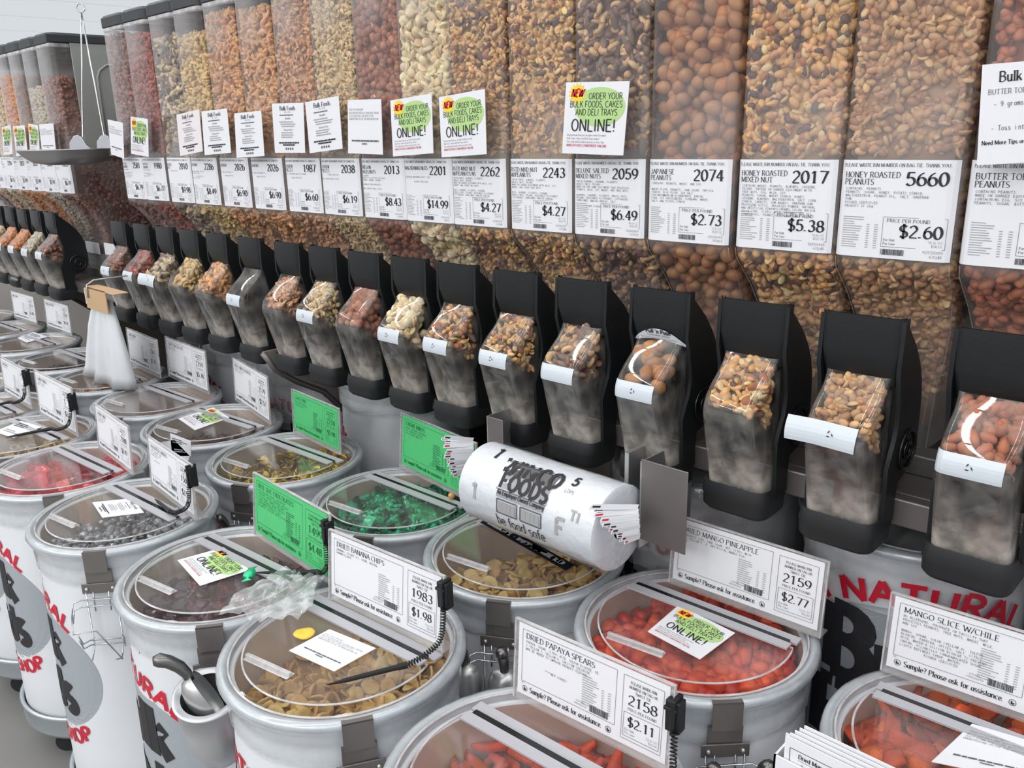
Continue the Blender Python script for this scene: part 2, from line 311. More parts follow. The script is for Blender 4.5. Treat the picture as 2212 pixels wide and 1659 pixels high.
def filler(pr, x, y, wd, lines, lh, ink='ink_soft', seed=0, ragged=.35, hh=.5):
    """tiny print too small to read in the photograph, as word-length marks"""
    r = random.Random(seed)
    for i in range(lines):
        e = x+wd*(1-ragged*r.random()); c = x
        while c < e:
            wl = min(wd*r.uniform(.05, .16), e-c); pr.rect(c, y-i*lh-lh*hh, c+wl*.86, y-i*lh, ink); c += wl
def nutri(pr, x, y, wd, h, n, seed=0):
    r = random.Random(seed); lh = h/n
    for i in range(n):
        pr.rect(x, y-i*lh-lh*.34, x+wd*r.uniform(.3, .6), y-i*lh, 'ink_pale')
        if i > 2: pr.rect(x+wd*.68, y-i*lh-lh*.34, x+wd*.76, y-i*lh, 'ink_pale'); pr.rect(x+wd*.9, y-i*lh-lh*.34, x+wd, y-i*lh, 'ink_pale')
# ---------------------------------------------------------------- food shapes (shared)
def ell(a, b, c, n=8, m=5, taper=0, flat=0):
    V = [(0, 0, c)]; F = []
    for i in range(1, m):
        ph = pi*i/m
        for k in range(n):
            th = 2*pi*k/n; x = a*sin(ph)*cos(th); y = b*sin(ph)*sin(th); z = c*cos(ph); t = 1-taper*(z/c)
            V.append((x*t, (y if y > 0 else y*(1-flat))*t, z))
    V.append((0, 0, -c)); e = len(V)-1
    for k in range(n): F.append((0, 1+k, 1+(k+1) % n)); F.append((e, 1+(m-2)*n+(k+1) % n, 1+(m-2)*n+k))
    for i in range(m-2):
        for k in range(n):
            p, q = 1+i*n+k, 1+i*n+(k+1) % n; F.append((p, p+n, q+n)); F.append((p, q+n, q))
    return np.array(V), np.array(F)
def cashew(r=.0085, L=.0125, n=6, m=7):
    V = []; F = []
    for i in range(m+1):
        t = i/m; a = -R(105)+R(210)*t; rr = r*(.35+.65*sin(pi*min(max(t, .0), 1))**.5)*(1.1 if t < .5 else .85)
        for k in range(n):
            b = 2*pi*k/n; d = L+rr*cos(b); V.append((d*cos(a)-L*.5, rr*.8*sin(b), d*sin(a)))
    for i in range(m):
        for k in range(n):
            p, q = i*n+k, i*n+(k+1) % n; F.append((p, q, q+n)); F.append((p, q+n, p+n))
    for k in range(1, n-1): F.append((0, k+1, k)); F.append((m*n, m*n+k, m*n+k+1))
    return np.array(V), np.array(F)
SH = {'peanut': ell(.0062, .0062, .0095), 'half': ell(.0068, .0052, .0095, flat=.75), 'egg': ell(.0145, .0145, .0195, 10, 7), 'almond': ell(.0090, .0062, .0135, taper=.25),
      'hazel': ell(.0115, .0115, .0115, taper=.12), 'cashew': cashew(), 'cash_s': cashew(.0065, .008), 'mac': ell(.0140, .0105, .0140, flat=.85), 'brazil': ell(.011, .0085, .021, 6, 5, flat=.5),
      'raisin': ell(.0075, .0055, .009, 6, 4), 'chip': ell(.008, .003, .008)}
def rotm(n):
    q = rng.normal(size=(n, 4)); q /= np.linalg.norm(q, axis=1)[:, None]; w_, x, y, z = q.T
    return np.stack([1-2*(y*y+z*z), 2*(x*y-z*w_), 2*(x*z+y*w_), 2*(x*y+z*w_), 1-2*(x*x+z*z), 2*(y*z-x*w_), 2*(x*z-y*w_), 2*(y*z+x*w_), 1-2*(x*x+y*y)], 1).reshape(-1, 3, 3)
def bigmesh(name, parts, m, parent=None):
    """parts: list of (V (n,nv,3), F (nt,3), col (n,3))"""
    VV = []; FF = []; CC = []; o = 0
    for V, F, c in parts:
        n, nv, _ = V.shape; VV.append(V.reshape(-1, 3)); FF.append((F[None]+(np.arange(n)*nv)[:, None, None]+o).reshape(-1, 3)); CC.append(np.repeat(c, nv, 0)); o += n*nv
    VV = np.concatenate(VV); FF = np.concatenate(FF); CC = np.concatenate(CC)
    me = bpy.data.meshes.new(name); me.vertices.add(len(VV)); me.vertices.foreach_set('co', VV.ravel().astype(np.float32))
    me.loops.add(FF.size); me.loops.foreach_set('vertex_index', FF.ravel().astype(np.int32))
    me.polygons.add(len(FF)); me.polygons.foreach_set('loop_start', np.arange(0, FF.size, 3, dtype=np.int32))
    me.polygons.foreach_set('use_smooth', np.ones(len(FF), dtype=bool))
    a = me.color_attributes.new('Col', 'FLOAT_COLOR', 'POINT'); a.data.foreach_set('color', np.concatenate([CC, np.ones((len(CC), 1))], 1).ravel().astype(np.float32))
    me.materials.append(M[m]); me.update(calc_edges=True); me.validate()
    ob = bpy.data.objects.new(name, me); COL.objects.link(ob); ob.parent = parent; return ob
def lin(c): return np.array([srgb(x) for x in c])
def scatter(kinds, P):
    """kinds: [(shape, weight, colour, scale)] -> parts for bigmesh at points P"""
    wts = np.array([k[1] for k in kinds], float); wts /= wts.sum(); pick = rng.choice(len(kinds), len(P), p=wts); parts = []
    for i, (sh, _, col, s) in enumerate(kinds):
        Q = P[pick == i]
        if not len(Q): continue
        V, F = SH[sh]; Rm = rotm(len(Q)); sc_ = s*rng.uniform(.82, 1.15, len(Q))
        VV = np.einsum('nij,vj->nvi', Rm, V)*sc_[:, None, None]+Q[:, None, :]
        c = lin(col)[None]*rng.uniform(.78, 1.12, (len(Q), 1))*rng.uniform(.95, 1.05, (len(Q), 3)); parts.append((VV, F, np.clip(c, 0, 1)))
    return parts
# ================================================================ the setting
FLOOR = -1.80
structure(MB().box((-13, -6, FLOOR-.1), (5, 7, FLOOR)).obj('floor', 'floor'))
fj = MB()
for x in (-7.3, -3.62, .1): fj.box((x-.003, -6, FLOOR-.001), (x+.003, 7, FLOOR+.0008))
for y in (-3.2, .42, 4.1): fj.box((-13, y-.003, FLOOR-.001), (5, y+.003, FLOOR+.0008))
structure(fj.obj('trim_1', 'ink_soft'))
structure(MB().box((-75, -14, 3.5), (12, 60, 3.6)).obj('ceiling', 'ceiling'))
for i, x in enumerate((-24.2, -27.6, -31, -35.5, -41, -48)):
    structure(MB().box((x-.012, -14, 3.492), (x+.012, 60, 3.5)).obj('trim_%d' % (i+2), 'seam'))
for lx, ly in LAMPS:                                                 # strip fittings that carry the lamps, the added far rows included
    o = MB().box((lx-.09, ly-1.28, 3.215), (lx+.09, ly+1.28, 3.27)).box((lx-.02, ly-1.0, 3.27), (lx+.02, ly-.96, 3.5)).box((lx-.02, ly+.96, 3.27), (lx+.02, ly+1.0, 3.5)).obj('strip_lamp', 'ceiling', bevel=.004)
    tag(o, 'white strip lamp fitting under the store ceiling, far rows added', 'lamp', 'strip lamps under the ceiling')
# shelf that carries the bins, and the steel panels under it
def beam(name, x0, x1, label):
    b = MB().box((x0, 1.47, -.692), (x1, 1.50, -.64)).box((x0, 1.50, -.66), (x1, 2.25, -.64))
    b.box((x0, 1.60, -.64), (x1, 1.66, -.60))
    o = b.obj(name, 'steel_dark', bevel=.003); tag(o, label, 'shelf'); return o
beam('bin_shelf', -4.42, .2, 'dark steel shelf beam running under the main row of nut bins')
beam('bin_shelf', -7.6, -4.42, 'dark steel shelf beam under the left group of nut bins')
def steel_panel(x, label, front):
    P = front+[(2.2, -1.622), (2.2, -.665), (front[0][0], -.665)]
    t = empty('side_panel'); tag(t, label, 'panel')
    MB().prism(P, lambda p: (x, p[0], p[1]), lambda p: (x-.012, p[0], p[1])).obj('plate', 'panel_brown', t)
    MB().tube([(x-.006, a, b) for a, b in front], .011, 8).obj('rolled_edge', 'steel_dark', t, smooth=True)
CURVE = [(1.36, -.67), (1.40, -.736), (1.477, -.793), (1.575, -.85), (1.664, -.95), (1.718, -1.035), (1.753, -1.119), (1.774, -1.181), (1.79, -1.30), (1.795, -1.622)]
steel_panel(-2.45, 'brown steel side panel with an S-curved front edge under the middle bins', CURVE)
steel_panel(-5.0, 'steel side panel with a slanting front edge under the left bin group', [(1.36, -.67), (1.62, -.80), (1.80, -.95), (1.84, -1.1), (1.85, -1.622)])
for x, lb in ((-1.93, 'narrow bright upright post under the bins behind the green mint sign'), (-3.62, 'slim steel upright post behind the hanging white bag bundle'), (-1.42, 'steel upright post under the bins left of the bag roll'), (-4.25, 'pale steel upright post under the left bin group')):
    o = MB().box((x-.02, 1.99, -1.8), (x+.02, 2.03, -.66)).box((x+.02, 1.975, -1.8), (x+.028, 2.045, -.66)).obj('upright_post', 'steel', bevel=.002); tag(o, lb, 'post')
structure(MB().box((-9, 2.24, -1.8), (.3, 2.27, .40)).obj('wall_back', 'panel_brown'))
# ================================================================ gravity bins
BW, BR = .1015, .022
ZL = [(.455, 1.518, 2.10, 1), (-.225, 1.518, 2.10, 1), (-.245, 1.524, 2.09, 1), (-.262, 1.541, 2.06, .99), (-.303, 1.578, 2.0, .95), (-.36, 1.612, 1.93, .88), (-.42, 1.632, 1.88, .79), (-.48, 1.64, 1.83, .68), (-.60, 1.645, 1.80, .62)]
def sect(z):
    for a, b in zip(ZL, ZL[1:]):
        if a[0] >= z >= b[0]:
            t = (a[0]-z)/(a[0]-b[0]); return [a[i]*(1-t)+b[i]*t for i in (1, 2, 3)]
    return list(ZL[0][1:]) if z > ZL[0][0] else list(ZL[-1][1:])
def upath(w_, yf, yb, r=BR, n=5, inset=0):
    w_ -= inset; yf += inset; yb -= inset; r = max(r-inset, .004); P = [(-w_, yb), (-w_, yf+r)]
    P += [(-w_+r-r*cos(pi/2*i/n), yf+r-r*sin(pi/2*i/n)) for i in range(1, n+1)]
    P += [(w_-r+r*sin(pi/2*i/n), yf+r-r*cos(pi/2*i/n)) for i in range(0, n+1)]
    return P+[(w_, yb)]
def along(u, off, w_=BW, yf=1.518, r=BR):
    """point at arc length u round the front of a bin, starting where the left corner begins"""
    q = r*pi/2; fl = 2*w_-2*r
    if u < 0: return (-w_-off, yf+r-u)
    if u < q: a = u/r; return (-w_+r-(r+off)*cos(a), yf+r-(r+off)*sin(a))
    if u < q+fl: return (-w_+r+(u-q), yf-off)
    a = min((u-q-fl)/r, pi/2); return (w_-r+(r+off)*sin(a), yf+r-(r+off)*cos(a))
NUTS = {
 'toffee': [('peanut', 1, (176, 104, 72), 1.35)], 'honey': [('peanut', 5, (200, 152, 106), 1.1), ('half', 3, (216, 176, 126), 1.1), ('peanut', 2, (176, 124, 86), 1.1)],
 'honeymix': [('peanut', 5, (220, 168, 106), 1.25), ('half', 2, (236, 205, 150), 1.2), ('raisin', 1.6, (98, 66, 58), 1.25), ('cash_s', 2, (222, 168, 112), 1.1), ('almond', 1, (176, 112, 72), .95)],
 'mix': [('half', 6, (230, 190, 128), .95), ('peanut', 4, (214, 160, 98), .95), ('almond', 1.6, (122, 78, 62), .9), ('cash_s', 2, (226, 180, 122), 1), ('hazel', .8, (180, 120, 84), .8), ('brazil', .4, (110, 88, 78), .9)],
 'darkmix': [('almond', 3, (132, 96, 82), 1.0), ('brazil', 2.5, (128, 106, 92), .95), ('cashew', 3, (212, 172, 126), .9), ('hazel', 1.5, (196, 150, 104), .85), ('raisin', 2, (112, 84, 72), 1.4)],
 'mac': [('mac', 1, (238, 218, 178), 1.05), ('mac', .5, (224, 196, 150), .95)], 'hazel': [('hazel', 8, (158, 98, 74), 1.0), ('hazel', 2, (180, 122, 92), .95), ('half', .25, (226, 196, 160), 1)],
 'cashp': [('cash_s', 3, (230, 202, 156), .95), ('half', 5, (226, 198, 150), 1.0), ('chip', 3, (218, 190, 142), 1)], 'cashpt': [('half', 5, (218, 164, 122), 1.0), ('chip', 4, (212, 152, 112), 1), ('cash_s', 2, (226, 182, 140), .9)],
 'cashew': [('cashew', 1, (220, 162, 108), .92), ('cashew', .4, (230, 182, 132), .85)], 'cashw': [('cashew', 1, (226, 192, 130), .88)],
 'brazil': [('brazil', 3, (132, 112, 100), .95), ('brazil', 2, (208, 186, 150), .95), ('mac', 1, (222, 200, 160), .9)], 'almond': [('almond', 1, (150, 98, 80), .95)], 'redal': [('almond', 1, (168, 88, 70), 1.0)],
 'orange': [('peanut', 1, (214, 138, 70), 1.3)], 'pist': [('almond', 1, (198, 182, 160), .95)]}
def path_points(z, t, inset, side):
    out = np.zeros((len(z), 3))
    for i in range(len(z)):
        yf, yb, k = sect(z[i]); w_ = BW*k; q = BR*pi/2; fl = 2*w_-2*BR; tot = fl+2*q+.05+side
        u = -.05+t[i]*tot; x, y = along(u, -inset[i], w_, yf, BR)
        if u > 2*q+fl: x, y = w_-inset[i], yf+BR+(u-2*q-fl)
        out[i] = (x, y, z[i])
    return out
CH = [(-.410, 1.424), (-.438, 1.401), (-.464, 1.368), (-.480, 1.352), (-.499, 1.342), (-.520, 1.341), (-.541, 1.349), (-.575, 1.358), (-.608, 1.369), (-.650, 1.381), (-.675, 1.388)]
_cz = np.linspace(.39, .70, 125); _cy = np.interp(_cz, [-a for a, _ in CH], [b for _, b in CH]); _k = np.exp(-np.linspace(-2, 2, 13)**2); _cy = np.convolve(np.pad(_cy, 6, 'edge'), _k/_k.sum(), 'valid')
def cw(z): return float(np.interp(-z, [.40, .43, .50, .60, .68], [.060, .055, .0545, .058, .0605]))
def chy(z): return float(np.interp(-z, _cz, _cy))
SIDE = [(1.424, -.310), (1.45, -.331), (1.485, -.363), (1.514, -.399), (1.530, -.428), (1.539, -.46), (1.543, -.50), (1.543, -.545), (1.530, -.578), (1.500, -.600), (1.468, -.608), (1.462, -.64), (1.464, -.68), (1.418, -.672), (1.414, -.60), (1.412, -.568), (1.424, -.540), (1.434, -.520), (1.440, -.489), (1.438, -.465), (1.430, -.43), (1.421, -.40)]
_c = {}
def cached(key, build):
    """share mesh data between alike parts"""
    if key not in _c: _c[key] = build(); _c[key].location = (0, 0, 0); return _c[key]
    o = _c[key].copy(); COL.objects.link(o); return o
def shared(key, parent, build):
    o = cached(key, build); o.parent = parent; return o
def front_shell(rows, n=5): return MB().loft([[(x, y, z) for x, y in upath(w_, yf, yb, r, n)] for (z, w_, yf, yb, r) in rows])
def b_container():
    m = MB().loft([[(x, y, z) for x, y in upath(BW*k, yf, yb)] for z, yf, yb, k in ZL], closed=True); return sharp(m.obj('container', 'bin_clear'))
def b_edge():
    m = MB()
    for sx_ in (-1, 1): m.tube([(sx_*(BW*k-.004), yf+.004, z) for z, yf, yb, k in ZL[1:]], .0010, 6)
    return m.obj('lit_edge', 'acrylic', smooth=True)  # pale tubes stand in for the lit corner edges of the plastic
def b_lid(): return MB().loft([[(x, y, z) for x, y in upath(w_, yf, 2.11, .034)] for (z, w_, yf) in ((.45, BW+.001, 1.516), (.452, BW+.004, 1.511), (.485, BW+.004, 1.511), (.495, BW-.004, 1.52), (.495, .03, 1.62))], closed=True, cap=True).obj('lid', 'lid_black')
def b_rim(): return MB().loft([[(x, y, z) for x, y in upath(w_, yf, 2.105, .032)] for (z, w_, yf) in ((.432, BW+.0005, 1.5175), (.437, BW+.003, 1.514), (.448, BW+.003, 1.514))]).obj('rim', 'lid_edge')
def b_housing():
    m = front_shell([(-.306, .073, 1.418, 1.44, .022), (-.372, .073, 1.418, 1.44, .022), (-.395, .071, 1.424, 1.445, .02), (-.418, .067, 1.432, 1.45, .018), (-.428, .066, 1.436, 1.45, .018)])
    m.add(*[x for x in (lambda mm: (mm.V, mm.F))(front_shell([(-.306, .068, 1.423, 1.44, .018), (-.428, .062, 1.441, 1.45, .015)]))])
    for s in (-1, 1): m.prism(SIDE, lambda p: (s*.073, p[0], p[1]), lambda p: (s*.0655, p[0], p[1]))
    m.box((-.066, 1.45, -.60), (.066, 1.51, -.42))
    return sharp(m.obj('housing', 'black_plastic'), 28)
def b_pivot():
    m = MB()
    m.tube([(.0745, 1.492+.036*cos(a*pi/10), -.552+.036*sin(a*pi/10)) for a in range(20)], .004, 6, closed=True)
    m.tube([(.0745, 1.492+.014*cos(a*pi/6), -.552+.014*sin(a*pi/6)) for a in range(12)], .005, 6, closed=True); return m.obj('pivot', 'black_gloss', smooth=True)
def b_chute():
    zz = np.interp(np.linspace(0, 1, 26), np.linspace(0, 1, len(CH)), [c[0] for c in CH]); rows = [(z, cw(z), chy(z), 1.445, .017) for z in zz]; return front_shell(rows, 7).obj('chute', 'chute_clear', smooth=True)
def b_baffle():
    rows = [(z, cw(z)-.004, chy(z)+.005, max(chy(z)+.020, 1.362+(-.505-z)*.62), .012) for z in (-.506, -.515, -.53, -.54, -.55, -.56, -.57, -.58, -.59, -.604)]; m = front_shell(rows, 4)
    for za, zb in ((-.506, -.55), (-.55, -.604)): m.loft([[(x, (chy(z)+.02+max(chy(z)+.020, 1.362+(-.505-z)*.62))/2, z) for x in (-.048, .048)] for z in (za, zb)]); return m.obj('baffle', 'black_rubber')
def b_cap():
    m = MB().loft([[(x, y, z) for x, y in upath(w_, yf, yb, .024, 4)] for (z, w_, yf, yb) in ((-.700, .062, 1.386, 1.455), (-.668, .063, 1.383, 1.457), (-.665, .068, 1.378, 1.462), (-.690, .071, 1.373, 1.466), (-.694, .0695, 1.375, 1.465), (-.716, .069, 1.376, 1.463), (-.726, .064, 1.384, 1.456), (-.727, .055, 1.40, 1.45))], closed=True, cap=False)
    return sharp(m.obj('spout_cap', 'black_rubber'), 50)
def sticker_on_chute(par, kind):
    z0, z1 = (-.487, -.523) if kind != 'peel' else (-.480, -.522); ub, ue = (.006, .108) if kind != 'peel' else (-.0, .104); m = MB(); rows = []; off = .0012 if kind != 'peel' else .004
    for i in range(7):
        z = z0+(z1-z0)*i/6; row = []
        for j in range(15):
            u = ub+(ue-ub)*j/14; x, y = along(u, off, cw(z), chy(z), .017)
            if kind == 'peel' and j < 5: x, y = -.041-(5-j)*.008, chy(z)-.004-(5-j)*.0015
            row.append((x, y, z-(.004*(j/14) if kind == 'peel' else 0)))
        rows.append(row)
    m.loft(rows); s = m.obj('sticker', 'sticker', par)
    p = Print(); pts = lambda a, r_: (1.3*r_*cos(a), 1.3*r_*sin(a))
    for k in range(3): p.poly([pts(-.5+k*2.1+t*.28, .0052*(1-.1*t)) for t in range(6)]+[pts(-.5+k*2.1+t*.28+.25, .0026) for t in range(5, -1, -1)])
    if kind != 'blank': p.build(lambda x, y, l: (lambda q: (q[0], q[1], (z0+z1)/2+y+.001))(along(.060+x, off+.0006, .0545, chy((z0+z1)/2+y), .017)), s, 'emblem')
# price labels
def price_label(par, names, num, price, ing, unit, case, date, code, seed):
    x0, x1, z0, z1 = .006, .212, -.222, -.055; Wd, Ht = x1-x0, z1-z0
    m = MB(); n = 26
    m.loft([[(*along(x0+Wd*j/n, .0015), z) for j in range(n+1)] for z in (z1, z0)]); lab = m.obj('price_label', 'paper', par)
    p = Print(); L = .019
    p.text('PLEASE WRITE BIN NUMBER ON BAG TIE. THANK YOU.', L-.004, Ht-.0115, .0056, width=Wd-.028, step=60)
    p.line(.004, Ht-.0155, Wd-.004, Ht-.0155, .0004, 'ink_pale')
    for i, t in enumerate(names): p.text(t, L, Ht-.0295-i*.0122, .0096, width=min(.098, .0073*len(t)), step=45)
    if num: p.text(num, Wd-.014, Ht-.0415, .0212, style='bold', bold=.35, width=.070, align='r', step=24)
    y = Ht-.0505
    for i, t in enumerate(ing): p.text(t, L+.003, y-i*.0060, .0042, style='mono', width=min(.150, .0036*len(t)), step=90, ink='ink_soft')
    nutri(p, L+.003, .070, .062, .056, 14, seed)
    p.frame(.092, .0205, Wd-.010, .0715, .0006, 'ink_soft')
    p.text('PRICE PER POUND', .098, .0632, .0056, width=.072, step=60)
    if price: p.text(price, Wd-.014, .0385, .0200, style='bold', bold=.35, width=.072 if len(price) < 6 else .084, align='r', step=24)
    p.text('Per Unit', .095, .0305, .0042, step=90); p.text('Per Case', .095, .0240, .0042, step=90)
    p.text(unit, Wd-.014, .0302, .0042, 'ink_soft', 'sans', align='r', step=90); p.text(case, Wd-.014, .0240, .0042, 'ink_soft', 'sans', align='r', step=90)
    p.barcode(.092, .0065, .040, .0100, seed); p.text(date, Wd-.012, .0135, .0046, 'ink_soft', align='r', step=90); p.text(code, Wd-.012, .0060, .0046, 'ink_soft', align='r', step=90)
    p.build(lambda x, y, l: (*along(x0+x, .0021+.0002*l), z0+y), lab)
def bin_zvis(xc):
    for z in np.arange(.05, .46, .02):
        P = np.array([xc, 1.518, z]); d = P@fw
        if H/2-FPX*(P@UP)/d < -30: return z
    return .45
JAP = []
def make_bin(xl, sx, nuts, lab, spec, stick=None, fill=.41, chute_full=1, last=False, group='nut bins in the main row'):
    xc = xl+.1015; t = empty('gravity_bin', (xc, 0, 0)); tag(t, lab, 'bin', group); dx = sx+.073-xc
    shared('container', t, b_container); shared('lit_edge', t, b_edge); shared('lid', t, b_lid); shared('rim', t, b_rim)
    for nm, f in (('housing', b_housing), ('pivot', b_pivot), ('chute', b_chute), ('baffle', b_baffle), ('spout_cap', b_cap)):
        o = shared(nm, t, f); o.location.x = dx
    if stick:
        e = len(bpy.data.objects); o = [c for c in t.children if c.name.startswith('chute')][0]; sticker_on_chute(o, stick)
    price_label(t, *spec)
    if nuts is None: return t
    # contents: a layer of real nuts against the plastic over a core coloured darker for shade
    kinds = NUTS[nuts]; zt = min(fill, bin_zvis(xc)+.03); size = .0095 if nuts not in ('mac', 'hazel', 'cashew', 'cashw', 'almond', 'redal', 'brazil', 'darkmix', 'toffee') else .0125
    side = .45 if last else .07
    area = ((zt+.225)+.30)*(.20+.05+side); N = int(area/(size*size*2.2)*(1.9 if nuts != 'jap' else 1.0)); N = min(int(N*1.2), 3500)
    if xc < -2.2: N = int(N*.8)
    z = rng.uniform(-.50, zt, N); tt = rng.random(len(z)); ins = rng.uniform(.95, 2.7, len(z))*size
    P = path_points(z, tt, ins, side); P = P[(P[:, 2] > -.045) | (P[:, 2] < -.23) | (P[:, 1] > 1.575)]
    # top surface
    if zt >= fill-.001:
        n2 = 160; P2 = np.stack([rng.uniform(-.088, .088, n2), rng.uniform(1.535, 1.72, n2), np.full(n2, fill)+rng.uniform(-.01, .006, n2)], 1); P = np.concatenate([P, P2])
    nch = int(210*(.0095/size)**2*chute_full)
    if nch:
        zc = rng.uniform(-.545, -.42, nch*2); yc = np.array([rng.uniform(chy(a)+size*.95, 1.438) for a in zc]); ok = (zc > -.505) | (yc > 1.375+(-.505-zc)*1.1); zc, yc = zc[ok], yc[ok]; P = np.concatenate([P, np.stack([dx+rng.uniform(-.054+size*.9, .054-size*.9, len(zc)), yc, zc], 1)])
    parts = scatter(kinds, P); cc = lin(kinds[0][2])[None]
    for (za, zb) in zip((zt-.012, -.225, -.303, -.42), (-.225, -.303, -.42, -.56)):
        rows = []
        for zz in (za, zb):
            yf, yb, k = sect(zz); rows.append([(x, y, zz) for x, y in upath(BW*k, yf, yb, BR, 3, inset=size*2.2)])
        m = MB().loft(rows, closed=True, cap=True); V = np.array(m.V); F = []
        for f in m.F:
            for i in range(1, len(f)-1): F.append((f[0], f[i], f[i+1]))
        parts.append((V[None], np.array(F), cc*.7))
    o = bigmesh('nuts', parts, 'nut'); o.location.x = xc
    tag(o, CONT[nuts] % spec[1] if '%' in CONT[nuts] else CONT[nuts], 'nuts', kind='stuff')
    return t
CONT = {'toffee': 'reddish toffee coated peanuts in the rightmost nut bin', 'honey': 'small tan honey roasted peanuts in the bin labelled %s', 'honeymix': 'honey roasted mixed nuts with dark raisins in the bin labelled %s',
 'mix': 'mixed nuts of peanuts, almonds and cashews in the bin labelled %s', 'darkmix': 'brownish deluxe mixed nuts in the bin labelled %s', 'mac': 'cream macadamia halves in the bin labelled %s', 'hazel': 'reddish brown hazelnuts in the bin labelled %s',
 'cashp': 'pale cashew pieces in the bin labelled %s', 'cashpt': 'tan cashew pieces in the bin labelled %s', 'cashew': 'roasted tan cashews in the bin priced %s', 'cashw': 'pale yellow whole cashews in the bin labelled %s', 'brazil': 'grey and cream brazil nuts in the bin labelled %s',
 'almond': 'brown almonds in the bin labelled %s', 'redal': 'reddish almonds in the bin labelled %s', 'orange': 'orange nuts in the left bin labelled %s', 'pist': 'pale shelled nuts in the left bin labelled %s'}
LX = [-.437, -.648, -.852, -1.063, -1.268, -1.471, -1.681, -1.876, -2.071, -2.277, -2.480, -2.695, -2.911, -3.131, -3.333, -3.553, -3.752]
SX = [-.401, -.619, -.823, -1.031, -1.238, -1.438, -1.644, -1.832, -2.030, -2.232, -2.429, -2.659, -2.884, -3.092, -3.293, -3.500, -3.724]
G1 = ['CONTAINS PEANUTS.', 'MADE ON SHARED EQUIPMENT', 'CONTAINING EGG, SOY,', 'PEANUTS, SUGAR, BUTTER']
mixi = ['ONION PARTS, ALMONDS, FILBERTS,', 'BRAZIL NUTS, PECANS.', 'MADE ON SHARED EQUIPMENT WITH MILK, SOY,', 'WHEAT, AND OTHER TREE NUTS.', '', 'NUTS, ALMONDS, FILBERTS, CASHEWS,', 'BRAZIL NUTS, PECANS, VEGETABLE OIL(PEANUT,', 'COTTONSEED, SUNFLOWER, AND/OR CANOLA).']
